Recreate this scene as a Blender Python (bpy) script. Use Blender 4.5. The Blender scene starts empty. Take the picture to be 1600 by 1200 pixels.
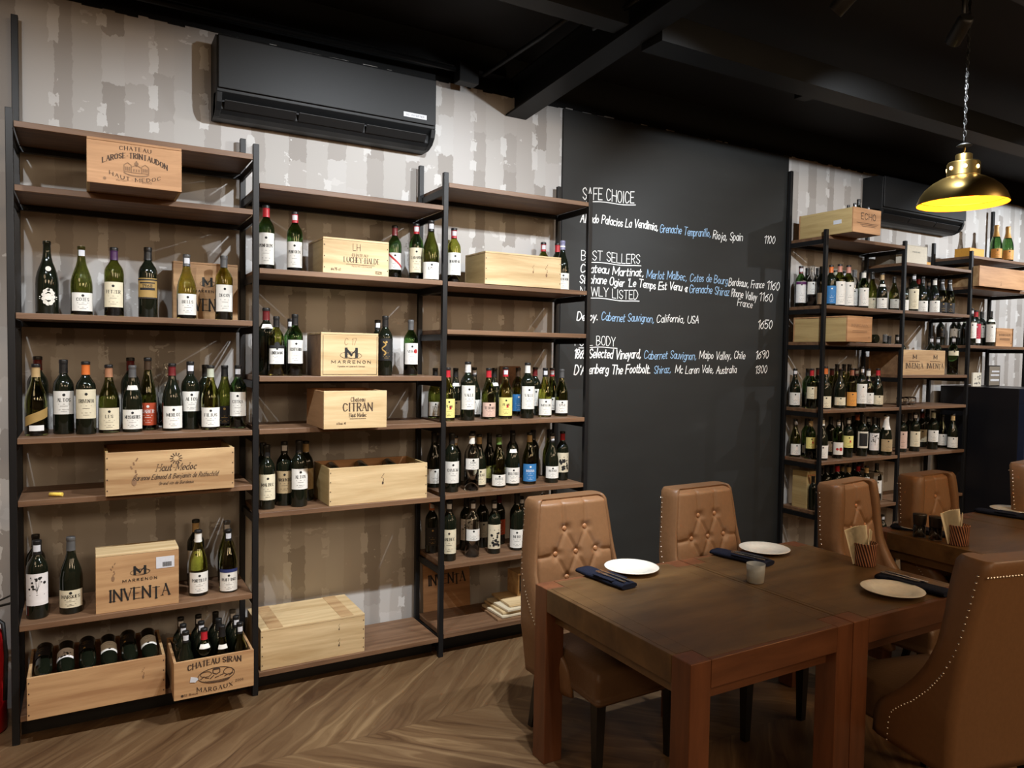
import bpy, bmesh, math, random
from mathutils import Vector, Matrix, Euler

scene = bpy.context.scene
COL = scene.collection
PI = math.pi

# ------------------------------------------------------------------ camera
cam_data = bpy.data.cameras.new('camera')
cam_data.sensor_width = 36.0
cam_data.lens = 1159.0 / 1600.0 * 36.0
cam_data.clip_end = 60
cam = bpy.data.objects.new('camera', cam_data)
COL.objects.link(cam)
YAW, PITCH, ROLL = 0.5220, 0.0401, 0.0156
_r = Vector((math.cos(YAW), -math.sin(YAW), 0)); _f = Vector((math.sin(YAW), math.cos(YAW), 0)); _u = Vector((0, 0, 1))
_f, _u = _f * math.cos(PITCH) - _u * math.sin(PITCH), _u * math.cos(PITCH) + _f * math.sin(PITCH)
_r, _u = _r * math.cos(ROLL) + _u * math.sin(ROLL), _u * math.cos(ROLL) - _r * math.sin(ROLL)
cam.matrix_world = Matrix(((_r.x, _u.x, -_f.x, 0.2729), (_r.y, _u.y, -_f.y, -3.8079), (_r.z, _u.z, -_f.z, 1.7316), (0, 0, 0, 1)))
scene.camera = cam

# ------------------------------------------------------------------ world, exposure, spots and fill lights
world = bpy.data.worlds.new('world'); scene.world = world
world.use_nodes = True
world.node_tree.nodes['Background'].inputs[0].default_value = (1.0, 0.80, 0.58, 1)
world.node_tree.nodes['Background'].inputs[1].default_value = 0.03
vs = scene.view_settings
vs.view_transform = 'Standard'; vs.look = 'None'; vs.gamma = 1.0; vs.exposure = 0.32
vs.use_curve_mapping = False
scene.cycles.caustics_refractive = False
scene.cycles.caustics_reflective = False

def add_light(name, kind, loc, energy, color, target=None, **kw):
    d = bpy.data.lights.new(name, kind); d.energy = energy; d.color = color
    for k, v in kw.items(): setattr(d, k, v)
    o = bpy.data.objects.new(name, d); COL.objects.link(o); o.location = loc
    if target is not None:
        o.rotation_euler = (Vector(target) - Vector(loc)).to_track_quat('-Z', 'Y').to_euler()
    return o
# track spots aimed at the wine racks (their black heads are built further down)
SPOTS = [  # x, y, z, watts, target
    (-0.32, -1.67, 3.28, 58, (-0.1, 0.4, 1.0)),
    (1.75, -1.67, 3.28, 140, (1.5, 0.4, 1.3)),
    (3.07, -1.67, 3.22, 112, (2.5, 0.4, 1.4)),
    (3.95, -1.67, 3.28, 160, (5.0, 0.4, 1.5)),
    (6.40, -1.67, 3.28, 45, (6.5, 0.4, 1.4)),
    (8.70, -1.67, 3.28, 240, (8.3, 0.4, 1.5)),
    (1.95, -1.67, 3.28, 170, (1.75, 0.2, 0.25)),
    (0.10, -1.67, 3.28, 80, (0.45, 0.1, 0.35)),
]
for k, (x, y, z, w, t) in enumerate(SPOTS):
    add_light('track_spot_lamp', 'SPOT', (x, y, z), w, (0.90, 0.95, 1.0), t, spot_size=math.radians(104 if k < 6 else 66), spot_blend=0.55, shadow_soft_size=0.022)
# unseen warm area fills, added to lift the ambient light
for (x, y, w) in ((-1.4, -3.4, 22), (-1.4, -6.0, 44), (2.2, -6.0, 60), (5.2, -4.0, 32), (5.6, -6.0, 52), (9.0, -4.4, 36)):
    add_light('warm_fill_light', 'AREA', (x, y, 3.5), w, (1.0, 0.72, 0.46), (x, y + (0.5 if y > -5 else 3.0), 0.4), shape='DISK', size=1.5)

# ------------------------------------------------------------------ materials
def new_mat(name):
    m = bpy.data.materials.new(name); m.use_nodes = True
    nt = m.node_tree; b = nt.nodes['Principled BSDF']
    return m, nt, b
def plain(name, color, rough=0.5, metal=0.0, spec=0.5, bump=0.0, bscale=60, trans=0.0, ior=1.45, coat=0.0):
    m, nt, b = new_mat(name)
    b.inputs['Base Color'].default_value = (*color, 1); b.inputs['Roughness'].default_value = rough
    b.inputs['Metallic'].default_value = metal; b.inputs['Specular IOR Level'].default_value = spec
    b.inputs['Transmission Weight'].default_value = trans; b.inputs['IOR'].default_value = ior
    b.inputs['Coat Weight'].default_value = coat
    tc = nt.nodes.new('ShaderNodeTexCoord'); n = nt.nodes.new('ShaderNodeTexNoise')
    n.inputs['Scale'].default_value = bscale; n.inputs['Detail'].default_value = 4
    nt.links.new(tc.outputs['Object'], n.inputs['Vector'])
    if trans < 0.5 and metal < 0.5:
        mx = nt.nodes.new('ShaderNodeMix'); mx.data_type = 'RGBA'
        mx.inputs[6].default_value = (*[c * 0.86 for c in color], 1); mx.inputs[7].default_value = (*[min(1, c * 1.1) for c in color], 1)
        nt.links.new(n.outputs['Fac'], mx.inputs[0]); nt.links.new(mx.outputs[2], b.inputs['Base Color'])
    if bump > 0:
        bp = nt.nodes.new('ShaderNodeBump'); bp.inputs['Strength'].default_value = bump; bp.inputs['Distance'].default_value = 0.01
        nt.links.new(n.outputs['Fac'], bp.inputs['Height']); nt.links.new(bp.outputs['Normal'], b.inputs['Normal'])
    return m
class NG:
    """small helper to chain shader maths"""
    def __init__(s, nt): s.nt = nt
    def m(s, op, a, b=None, c=None):
        n = s.nt.nodes.new('ShaderNodeMath'); n.operation = op
        for i, v in enumerate((a, b, c)):
            if v is None: continue
            if isinstance(v, (int, float)): n.inputs[i].default_value = v
            else: s.nt.links.new(v, n.inputs[i])
        return n.outputs[0]
    def xyz(s, x, y, z):
        n = s.nt.nodes.new('ShaderNodeCombineXYZ')
        for i, v in enumerate((x, y, z)):
            if isinstance(v, (int, float)): n.inputs[i].default_value = v
            else: s.nt.links.new(v, n.inputs[i])
        return n.outputs[0]
    def noise(s, vec, scale, detail=3, rough=0.5):
        n = s.nt.nodes.new('ShaderNodeTexNoise'); n.inputs['Scale'].default_value = scale
        n.inputs['Detail'].default_value = detail; n.inputs['Roughness'].default_value = rough
        s.nt.links.new(vec, n.inputs['Vector']); return n.outputs['Fac']
    def white(s, vec):
        n = s.nt.nodes.new('ShaderNodeTexWhiteNoise'); n.noise_dimensions = '3D'
        s.nt.links.new(vec, n.inputs['Vector']); return n.outputs['Value']
    def ramp(s, fac, stops, const=False):
        n = s.nt.nodes.new('ShaderNodeValToRGB'); cr = n.color_ramp
        if const: cr.interpolation = 'CONSTANT'
        while len(cr.elements) < len(stops): cr.elements.new(0.5)
        for e, (p, c) in zip(cr.elements, stops): e.position = p; e.color = (*c, 1)
        s.nt.links.new(fac, n.inputs[0]); return n.outputs[0]
    def mix(s, fac, a, b, blend='MIX'):
        n = s.nt.nodes.new('ShaderNodeMix'); n.data_type = 'RGBA'; n.blend_type = blend
        for i, v in ((0, fac), (6, a), (7, b)):
            if isinstance(v, (int, float)): n.inputs[i].default_value = v
            elif isinstance(v, tuple): n.inputs[i].default_value = (*v, 1)
            else: s.nt.links.new(v, n.inputs[i])
        return n.outputs[2]
def coords(nt, kind='Object'):
    tc = nt.nodes.new('ShaderNodeTexCoord'); sp = nt.nodes.new('ShaderNodeSeparateXYZ')
    nt.links.new(tc.outputs[kind], sp.inputs[0]); return sp.outputs, tc.outputs[kind]
def wood(name, dark, light, axis='X', fine=34, rough=0.45, long=1.6, contrast=1.0, coat=0.0):
    """long grain running along one object axis, with a few knots' worth of wander"""
    m, nt, b = new_mat(name); g = NG(nt); (x, y, z), v = coords(nt)
    oi = nt.nodes.new('ShaderNodeObjectInfo'); r = g.m('MULTIPLY', oi.outputs['Random'], 37.0)
    a, c, d = {'X': (x, y, z), 'Y': (y, x, z), 'Z': (z, x, y)}[axis]
    wob = g.noise(g.xyz(g.m('MULTIPLY', a, 1.3), g.m('ADD', g.m('MULTIPLY', c, 5), r), g.m('MULTIPLY', d, 5)), 1.2, 2)
    vec = g.xyz(g.m('ADD', g.m('MULTIPLY', a, long), r), g.m('MULTIPLY_ADD', wob, 1.2, g.m('MULTIPLY', c, fine)), g.m('MULTIPLY_ADD', wob, 1.6, g.m('MULTIPLY', d, fine)))
    n1 = g.noise(vec, 1.0, 5, 0.62)
    lo, hi = 0.5 - 0.2 / contrast, 0.5 + 0.2 / contrast
    col = g.ramp(n1, [(max(0, lo), dark), (0.5, tuple((p + q) / 2 for p, q in zip(dark, light))), (min(1, hi), light)])
    nt.links.new(col, b.inputs['Base Color']); b.inputs['Roughness'].default_value = rough
    b.inputs['Coat Weight'].default_value = coat
    bp = nt.nodes.new('ShaderNodeBump'); bp.inputs['Strength'].default_value = 0.12; bp.inputs['Distance'].default_value = 0.004
    nt.links.new(n1, bp.inputs['Height']); nt.links.new(bp.outputs['Normal'], b.inputs['Normal'])
    return m

M = {}
M['metal'] = plain('black_metal', (0.007, 0.007, 0.0075), 0.45, 0.0, 0.4)
M['board'] = wood('shelf_board_wood', (0.105, 0.052, 0.026), (0.215, 0.118, 0.062), 'X', 30, 0.5)
M['pine'] = wood('pale_pine', (0.33, 0.185, 0.080), (0.56, 0.375, 0.190), 'X', 20, 0.6, 1.3, 1.2)
M['pine_mid'] = wood('orange_pine', (0.34, 0.18, 0.08), (0.55, 0.34, 0.165), 'X', 22, 0.6, 1.3, 1.1)
M['pine_pale'] = wood('very_pale_pine', (0.46, 0.31, 0.145), (0.70, 0.53, 0.30), 'X', 20, 0.6, 1.3, 1.15)
M['pine_red'] = wood('reddish_pine', (0.33, 0.165, 0.07), (0.54, 0.30, 0.145), 'X', 20, 0.6, 1.3, 1.15)
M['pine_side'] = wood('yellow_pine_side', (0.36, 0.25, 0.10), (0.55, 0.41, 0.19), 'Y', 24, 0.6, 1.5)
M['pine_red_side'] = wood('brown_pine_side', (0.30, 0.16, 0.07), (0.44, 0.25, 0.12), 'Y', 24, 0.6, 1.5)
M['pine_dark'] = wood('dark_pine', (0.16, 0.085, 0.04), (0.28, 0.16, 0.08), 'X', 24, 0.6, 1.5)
M['ink'] = plain('crate_ink', (0.055, 0.032, 0.02), 0.7)
M['ink_faint'] = plain('faint_crate_ink', (0.24, 0.135, 0.07), 0.7)
M['ink_black'] = plain('black_ink', (0.012, 0.012, 0.012), 0.6)
M['ink_grey'] = plain('grey_ink', (0.10, 0.10, 0.10), 0.6)
M['table'] = wood('dark_table_wood', (0.066, 0.034, 0.0125), (0.165, 0.094, 0.037), 'X', 9, 0.36, 2.2, 0.9)
M['table_red'] = wood('reddish_table_leg_wood', (0.090, 0.030, 0.012), (0.185, 0.066, 0.027), 'Z', 16, 0.38, 2.0, 0.9)
M['table_rail'] = wood('reddish_table_rail_wood', (0.085, 0.030, 0.0125), (0.175, 0.066, 0.028), 'X', 16, 0.38, 2.0, 0.9)
M['leather'] = plain('tan_leather', (0.225, 0.116, 0.054), 0.42, 0, 0.5, 0.07, 60)
M['leather_shell'] = plain('brown_leather', (0.190, 0.096, 0.043), 0.42, 0, 0.5, 0.07, 60)
M['leather_dark'] = plain('dark_brown_leather', (0.13, 0.070, 0.034), 0.45, 0, 0.5, 0.2, 90)
M['black_wood'] = plain('black_chair_leg', (0.008, 0.007, 0.006), 0.4)
M['nail'] = plain('nickel_nail', (0.78, 0.72, 0.62), 0.22, 1.0)
M['button'] = plain('leather_button', (0.36, 0.17, 0.075), 0.34)
M['chalk'] = plain('white_chalk', (0.86, 0.86, 0.84), 0.9)
M['chalk_blue'] = plain('blue_chalk', (0.30, 0.48, 0.70), 0.9)
M['yellow_chalk'] = plain('yellow_chalk', (0.85, 0.60, 0.10), 0.9)
M['porcelain'] = plain('white_porcelain', (0.80, 0.78, 0.70), 0.18)
M['navy'] = plain('navy_cloth', (0.010, 0.013, 0.028), 0.85, 0, 0.2, 0.5, 220)
M['steel'] = plain('cutlery_steel', (0.75, 0.73, 0.70), 0.18, 1.0)
M['paper'] = plain('napkin_paper', (0.82, 0.73, 0.52), 0.85)
M['brass'] = plain('aged_brass', (0.42, 0.29, 0.10), 0.30, 1.0)
M['ac'] = plain('black_plastic', (0.011, 0.012, 0.013), 0.5, 0, 0.35)
M['ac_matt'] = plain('matt_black_plastic', (0.007, 0.007, 0.007), 0.5)
M['fridge'] = plain('black_fridge_steel', (0.006, 0.006, 0.008), 0.35)
M['fridge_blue'] = plain('blue_black_door_frame', (0.012, 0.018, 0.04), 0.3)
M['red'] = plain('extinguisher_red', (0.42, 0.008, 0.010), 0.3)
M['beam'] = plain('black_paint', (0.0042, 0.0044, 0.0045), 0.5, 0, 0.25)
M['ceil'] = plain('black_ceiling_paint', (0.005, 0.005, 0.005), 0.75)
M['black_top'] = plain('grinder_black', (0.02, 0.016, 0.013), 0.3)
M['white_box'] = plain('cream_card_box', (0.70, 0.65, 0.53), 0.6)
M['orange_box'] = plain('amber_card_box', (0.72, 0.36, 0.05), 0.55)
M['grey_box'] = plain('grey_card_box', (0.20, 0.17, 0.13), 0.7)
M['brown_box'] = plain('brown_card_box', (0.19, 0.095, 0.05), 0.7)
M['cream_slat'] = plain('cream_slat', (0.62, 0.53, 0.37), 0.7)
# bottle materials
def glass(name, color, rough=0.02): return plain(name, color, rough, 0, 0.5, 0, 60, 1.0, 1.5)
GLASS = {
    'g': glass('green_bottle_glass', (0.26, 0.42, 0.20)),
    'o': glass('olive_bottle_glass', (0.34, 0.37, 0.13)),
    'y': glass('yellow_green_bottle_glass', (0.58, 0.59, 0.21)),
    'c': glass('clear_glass', (0.96, 0.97, 0.96)),
    'k': plain('near_black_bottle_glass', (0.007, 0.009, 0.005), 0.06, 0, 0.6),
}
M['tumbler'] = glass('tumbler_glass', (0.95, 0.95, 0.93), 0.06)
M['frosted'] = plain('frosted_glass', (0.72, 0.72, 0.66), 0.35, 0, 0.5, 0, 60, 0.62, 1.35)
M['smoked'] = glass('fridge_glass', (0.75, 0.80, 0.86), 0.02)
CAPS = {'black': (0.012, 0.012, 0.012), 'red': (0.45, 0.02, 0.03), 'purple': (0.055, 0.018, 0.07), 'white': (0.72, 0.70, 0.64), 'orange': (0.62, 0.15, 0.03),
        'tan': (0.44, 0.30, 0.14), 'grey': (0.09, 0.09, 0.09), 'green': (0.12, 0.20, 0.05), 'maroon': (0.13, 0.012, 0.014), 'silver': (0.42, 0.44, 0.34),
        'copper': (0.36, 0.17, 0.09), 'brown': (0.045, 0.026, 0.014), 'pink': (0.50, 0.22, 0.16), 'goldfoil': (0.60, 0.33, 0.09), 'stripe': (0.22, 0.22, 0.36)}
CAPM = {k: plain(k + '_capsule', v, 0.35) for k, v in CAPS.items()}
LABC = {'white': (0.78, 0.76, 0.70), 'cream': (0.72, 0.65, 0.47), 'crest': (0.74, 0.70, 0.62), 'gold': (0.36, 0.23, 0.07), 'red': (0.42, 0.06, 0.02),
        'black': (0.014, 0.012, 0.012), 'pink': (0.66, 0.46, 0.37), 'floral': (0.80, 0.76, 0.74), 'navywhite': (0.78, 0.75, 0.68), 'sash': (0.78, 0.76, 0.72),
        'blackwhite': (0.78, 0.77, 0.72), 'blackgold': (0.012, 0.012, 0.012), 'seal': (0.78, 0.76, 0.72), 'tan': (0.42, 0.31, 0.17), 'yellow': (0.78, 0.70, 0.24),
        'blue': (0.035, 0.18, 0.42), 'olive': (0.28, 0.27, 0.07), 'picture': (0.66, 0.58, 0.42), 'greyl': (0.40, 0.40, 0.36), 'violet': (0.72, 0.72, 0.70),
        'orange': (0.68, 0.30, 0.06), 'dots': (0.78, 0.74, 0.66), 'frame': (0.75, 0.70, 0.58), 'redwhite': (0.45, 0.025, 0.05)}
LABM = {k: plain(k + '_label', v, 0.6) for k, v in LABC.items()}
M['sticker'] = plain('tax_sticker', (0.62, 0.63, 0.66), 0.5)
M['acc_red'] = plain('label_red', (0.48, 0.03, 0.03), 0.6)
M['acc_gold'] = plain('label_gold', (0.48, 0.30, 0.09), 0.4)
M['acc_navy'] = plain('label_navy', (0.02, 0.03, 0.12), 0.6)
M['acc_purple'] = plain('label_purple', (0.10, 0.02, 0.10), 0.6)
M['acc_white'] = plain('label_white', (0.80, 0.80, 0.78), 0.6)
M['acc_orange'] = plain('label_orange', (0.62, 0.30, 0.06), 0.6)

def wallpaper():
    m, nt, b = new_mat('brushed_patch_wallpaper'); g = NG(nt); (x, y, z), v = coords(nt)
    n1 = g.noise(v, 26, 4, 0.65); n2 = g.noise(g.xyz(g.m('MULTIPLY', x, 30), 0, g.m('MULTIPLY', z, 7)), 1.0, 4, 0.6)
    xd = g.m('ADD', x, g.m('MULTIPLY', g.m('SUBTRACT', n1, 0.5), 0.030))
    zd = g.m('ADD', z, g.m('MULTIPLY', g.m('SUBTRACT', n2, 0.5), 0.075))
    per = 0.225
    u = g.m('DIVIDE', xd, per); col = g.m('FLOOR', u); p = g.m('FRACT', u)
    rc = g.white(g.xyz(col, 3.1, 0.7))
    cut = g.m('ADD', 0.52, g.m('MULTIPLY', rc, 0.16))
    narrow = g.m('GREATER_THAN', p, cut)
    edge = g.m('MULTIPLY', g.m('GREATER_THAN', p, g.m('SUBTRACT', cut, 0.10)), g.m('LESS_THAN', p, g.m('ADD', cut, 0.09)))
    # narrow columns: tall torn blocks of darker paint, now and then a pale one
    zb = g.m('FLOOR', g.m('ADD', g.m('DIVIDE', zd, 0.24), g.m('MULTIPLY', rc, 5)))
    rb = g.white(g.xyz(col, zb, 1.3))
    cn = g.ramp(rb, [(0.0, (0.335, 0.310, 0.285)), (0.42, (0.375, 0.350, 0.325)), (0.72, (0.43, 0.405, 0.38)), (0.88, (0.52, 0.505, 0.485))], True)
    zw = g.m('FLOOR', g.m('ADD', g.m('DIVIDE', zd, 0.80), g.m('MULTIPLY', rc, 3)))
    rw = g.white(g.xyz(col, zw, 7.7))
    cw = g.ramp(rw, [(0.0, (0.455, 0.435, 0.41)), (0.3, (0.49, 0.47, 0.445)), (0.65, (0.505, 0.485, 0.465)), (0.93, (0.42, 0.395, 0.37))], True)
    base = g.mix(narrow, cw, cn)
    re = g.white(g.xyz(col, g.m('FLOOR', g.m('DIVIDE', zd, 0.06)), 9.1))
    dab = g.m('MULTIPLY', edge, g.m('GREATER_THAN', g.m('ADD', re, g.m('MULTIPLY', n1, 0.5)), 0.86))
    base = g.mix(dab, base, (0.60, 0.59, 0.57))
    n3 = g.noise(g.xyz(g.m('MULTIPLY', x, 5), 4.0, g.m('MULTIPLY', z, 9)), 1.0, 4, 0.6)
    base = g.mix(g.m('GREATER_THAN', n3, 0.645), base, (0.57, 0.555, 0.535))
    nt.links.new(base, b.inputs['Base Color']); b.inputs['Roughness'].default_value = 0.75
    return m
def floor_wood():
    m, nt, b = new_mat('herringbone_plank_floor'); g = NG(nt); (x, y, z), v = coords(nt)
    w = 0.78
    t = g.m('PINGPONG', g.m('ADD', y, 0.65 + 4 * w), w)
    band = g.m('FLOOR', g.m('DIVIDE', g.m('ADD', y, 0.65 + 4 * w), w))
    q = g.m('SUBTRACT', x, t); pw = 0.34
    idx = g.m('FLOOR', g.m('DIVIDE', q, pw)); fr = g.m('FRACT', g.m('DIVIDE', q, pw))
    r = g.white(g.xyz(idx, band, 0.5))
    wob = g.noise(g.xyz(g.m('MULTIPLY', t, 2.0), g.m('MULTIPLY', q, 5.0), r), 1.2, 2)
    vec = g.xyz(g.m('ADD', g.m('MULTIPLY', t, 1.1), g.m('MULTIPLY', r, 41)), g.m('MULTIPLY_ADD', wob, 4.5, g.m('MULTIPLY', q, 15)), g.m('MULTIPLY', r, 9))
    n1 = g.noise(vec, 1.0, 5, 0.6)
    c = g.ramp(n1, [(0.32, (0.060, 0.028, 0.011)), (0.44, (0.115, 0.062, 0.027)), (0.55, (0.150, 0.087, 0.040)), (0.68, (0.245, 0.155, 0.076))])
    c = g.mix(g.m('MULTIPLY', r, 0.35), c, (0.085, 0.046, 0.024))
    seam = g.m('MAXIMUM', g.m('LESS_THAN', fr, 0.016), g.m('LESS_THAN', g.m('FRACT', g.m('DIVIDE', g.m('ADD', y, 0.65 + 4 * w), w)), 0.006))
    c = g.mix(g.m('MULTIPLY', seam, 0.25), c, (0.03, 0.016, 0.009))
    nt.links.new(c, b.inputs['Base Color']); b.inputs['Roughness'].default_value = 0.42
    return m
def board_paint():
    m, nt, b = new_mat('chalkboard_paint'); g = NG(nt); (x, y, z), v = coords(nt)
    n = g.noise(g.xyz(g.m('MULTIPLY', x, 1.3), 0, g.m('MULTIPLY', z, 4.5)), 1.6, 5, 0.6)
    c = g.ramp(n, [(0.35, (0.0115, 0.0124, 0.0120)), (0.62, (0.014, 0.0152, 0.0147)), (0.80, (0.024, 0.0252, 0.0245))])
    nt.links.new(c, b.inputs['Base Color']); b.inputs['Roughness'].default_value = 0.6
    return m
def wicker():
    m, nt, b = new_mat('red_brown_wicker'); g = NG(nt); (x, y, z), v = coords(nt)
    ang = g.m('ARCTAN2', y, x)
    s = g.m('SINE', g.m('ADD', g.m('MULTIPLY', ang, 26), g.m('MULTIPLY', z, 150)))
    c = g.ramp(g.m('MULTIPLY_ADD', s, 0.5, 0.5), [(0.2, (0.05, 0.016, 0.008)), (0.5, (0.24, 0.085, 0.04)), (0.85, (0.42, 0.18, 0.09))])
    nt.links.new(c, b.inputs['Base Color']); b.inputs['Roughness'].default_value = 0.55
    bp = nt.nodes.new('ShaderNodeBump'); bp.inputs['Strength'].default_value = 0.8; bp.inputs['Distance'].default_value = 0.004
    nt.links.new(s, bp.inputs['Height']); nt.links.new(bp.outputs['Normal'], b.inputs['Normal'])
    return m
M['wall'] = wallpaper(); M['floor'] = floor_wood(); M['chalkboard'] = board_paint(); M['wicker'] = wicker()
M['plaster'] = plain('warm_plaster', (0.52, 0.42, 0.32), 0.85)
def glow(name, color, strength):
    m, nt, b = new_mat(name); b.inputs['Base Color'].default_value = (*color, 1)
    b.inputs['Emission Color'].default_value = (*color, 1); b.inputs['Emission Strength'].default_value = strength
    return m
M['bulb'] = glow('warm_bulb', (1.0, 0.72, 0.33), 12.0)
M['display'] = glow('blue_display', (0.25, 0.45, 1.0), 1.4)
M['shade_in'] = plain('yellow_enamel', (0.90, 0.37, 0.03), 0.35)

# ------------------------------------------------------------------ mesh helpers
class MB:
    def __init__(s): s.v = []; s.f = []; s.sm = []
    def box(s, x0, x1, y0, y1, z0, z1):
        n = len(s.v)
        s.v += [(x0, y0, z0), (x1, y0, z0), (x1, y1, z0), (x0, y1, z0), (x0, y0, z1), (x1, y0, z1), (x1, y1, z1), (x0, y1, z1)]
        for q in ((0, 3, 2, 1), (4, 5, 6, 7), (0, 1, 5, 4), (1, 2, 6, 5), (2, 3, 7, 6), (3, 0, 4, 7)):
            s.f.append(tuple(n + k for k in q)); s.sm.append(False)
        return s
    def bar(s, a, b, w, h=None):
        """square bar from a to b"""
        a, b = Vector(a), Vector(b); d = (b - a).normalized(); h = h or w
        up = Vector((0, 0, 1)) if abs(d.z) < 0.9 else Vector((0, 1, 0))
        r = d.cross(up).normalized(); u = r.cross(d)
        n = len(s.v)
        for c in (a, b):
            for i, j in ((-1, -1), (1, -1), (1, 1), (-1, 1)): s.v.append(tuple(c + r * i * w / 2 + u * j * h / 2))
        for q in ((0, 3, 2, 1), (4, 5, 6, 7), (0, 1, 5, 4), (1, 2, 6, 5), (2, 3, 7, 6), (3, 0, 4, 7)):
            s.f.append(tuple(n + k for k in q)); s.sm.append(False)
        return s
    def frustum(s, a, b, wa, wb):
        a, b = Vector(a), Vector(b); n = len(s.v)
        for c, w in ((a, wa), (b, wb)):
            for i, j in ((-1, -1), (1, -1), (1, 1), (-1, 1)): s.v.append((c.x + i * w / 2, c.y + j * w / 2, c.z))
        for q in ((0, 3, 2, 1), (4, 5, 6, 7), (0, 1, 5, 4), (1, 2, 6, 5), (2, 3, 7, 6), (3, 0, 4, 7)):
            s.f.append(tuple(n + k for k in q)); s.sm.append(False)
        return s
    def lathe(s, prof, seg=28, cap0=True, cap1=True, c=(0, 0), smooth=True):
        n = len(s.v); m = len(prof)
        for r, z in prof:
            for k in range(seg):
                t = 2 * PI * k / seg; s.v.append((c[0] + r * math.cos(t), c[1] + r * math.sin(t), z))
        for i in range(m - 1):
            for k in range(seg):
                k2 = (k + 1) % seg
                s.f.append((n + i * seg + k, n + i * seg + k2, n + (i + 1) * seg + k2, n + (i + 1) * seg + k)); s.sm.append(smooth)
        if cap0: s.f.append(tuple(n + k for k in range(seg))[::-1]); s.sm.append(False)
        if cap1: s.f.append(tuple(n + (m - 1) * seg + k for k in range(seg))); s.sm.append(False)
        return s
    def tube(s, pts, r, seg=8):
        pts = [Vector(p) for p in pts]; n = len(s.v)
        for i, p in enumerate(pts):
            d = (pts[min(i + 1, len(pts) - 1)] - pts[max(i - 1, 0)]).normalized()
            up = Vector((0, 0, 1)) if abs(d.z) < 0.95 else Vector((1, 0, 0))
            a = d.cross(up).normalized(); b_ = a.cross(d)
            for k in range(seg):
                t = 2 * PI * k / seg; s.v.append(tuple(p + a * r * math.cos(t) + b_ * r * math.sin(t)))
        for i in range(len(pts) - 1):
            for k in range(seg):
                k2 = (k + 1) % seg
                s.f.append((n + i * seg + k, n + i * seg + k2, n + (i + 1) * seg + k2, n + (i + 1) * seg + k)); s.sm.append(True)
        s.f.append(tuple(n + k for k in range(seg))); s.sm.append(False)
        s.f.append(tuple(n + (len(pts) - 1) * seg + k for k in range(seg))[::-1]); s.sm.append(False)
        return s
    def patch(s, r, z0, z1, a0, a1, seg=14, lean=0.0):
        """curved sheet on a bottle; angle 0 faces -y"""
        n = len(s.v)
        for k in range(seg + 1):
            t = a0 + (a1 - a0) * k / seg
            for z in (z0, z1): s.v.append((r * math.sin(t), -r * math.cos(t), z + lean * t))
        for k in range(seg):
            s.f.append((n + 2 * k, n + 2 * k + 2, n + 2 * k + 3, n + 2 * k + 1)); s.sm.append(True)
        return s
    def quad(s, a, b, c, d):
        n = len(s.v); s.v += [tuple(a), tuple(b), tuple(c), tuple(d)]; s.f.append((n, n + 1, n + 2, n + 3)); s.sm.append(False); return s
    def quadz(s, a, b, c, d):
        """a quad lifted by its own hair's breadth, so strokes that cross never lie in one plane"""
        a, b, c, d = Vector(a), Vector(b), Vector(c), Vector(d); nrm = (c - a).cross(d - b)
        if nrm.length > 1e-12: nrm = nrm.normalized() * (3.2e-5 * (len(s.f) % 11))
        return s.quad(a + nrm, b + nrm, c + nrm, d + nrm)
    def mesh(s, name, mat, fix=True):
        me = bpy.data.meshes.new(name); me.from_pydata(s.v, [], s.f)
        me.polygons.foreach_set('use_smooth', s.sm)
        if fix:
            bm = bmesh.new(); bm.from_mesh(me); bmesh.ops.recalc_face_normals(bm, faces=bm.faces); bm.to_mesh(me); bm.free()
        me.materials.append(mat); me.update(); return me
    def build(s, name, mat, parent=None, loc=None, bevel=0, fix=True):
        return put(name, s.mesh(name, mat, fix), parent, loc, bevel)
def put(name, me, parent=None, loc=None, bevel=0):
    o = bpy.data.objects.new(name, me); COL.objects.link(o)
    if parent is not None: o.parent = parent
    if loc is not None: o.location = loc
    if bevel:
        b = o.modifiers.new('edge', 'BEVEL'); b.width = bevel; b.segments = 2; b.limit_method = 'ANGLE'
    return o
def tag(o, label, cat, group=None, kind=None):
    o['label'] = label; o['category'] = cat
    if group: o['group'] = group
    if kind: o['kind'] = kind
    return o
def thing(name, label, cat, loc=(0, 0, 0), rz=0.0, group=None):
    o = bpy.data.objects.new(name, None); COL.objects.link(o); o.empty_display_size = 0.1
    o.location = loc; o.rotation_euler = (0, 0, rz)
    return tag(o, label, cat, group)
def struct(name, mb, mat, bevel=0):
    o = mb.build(name, mat, bevel=bevel); o['kind'] = 'structure'; return o
def copy_tree(o, parent=None):
    c = o.copy(); COL.objects.link(c)
    if parent is not None: c.parent = parent; c.matrix_parent_inverse = o.matrix_parent_inverse
    for ch in list(o.children): copy_tree(ch, c)
    return c

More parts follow.
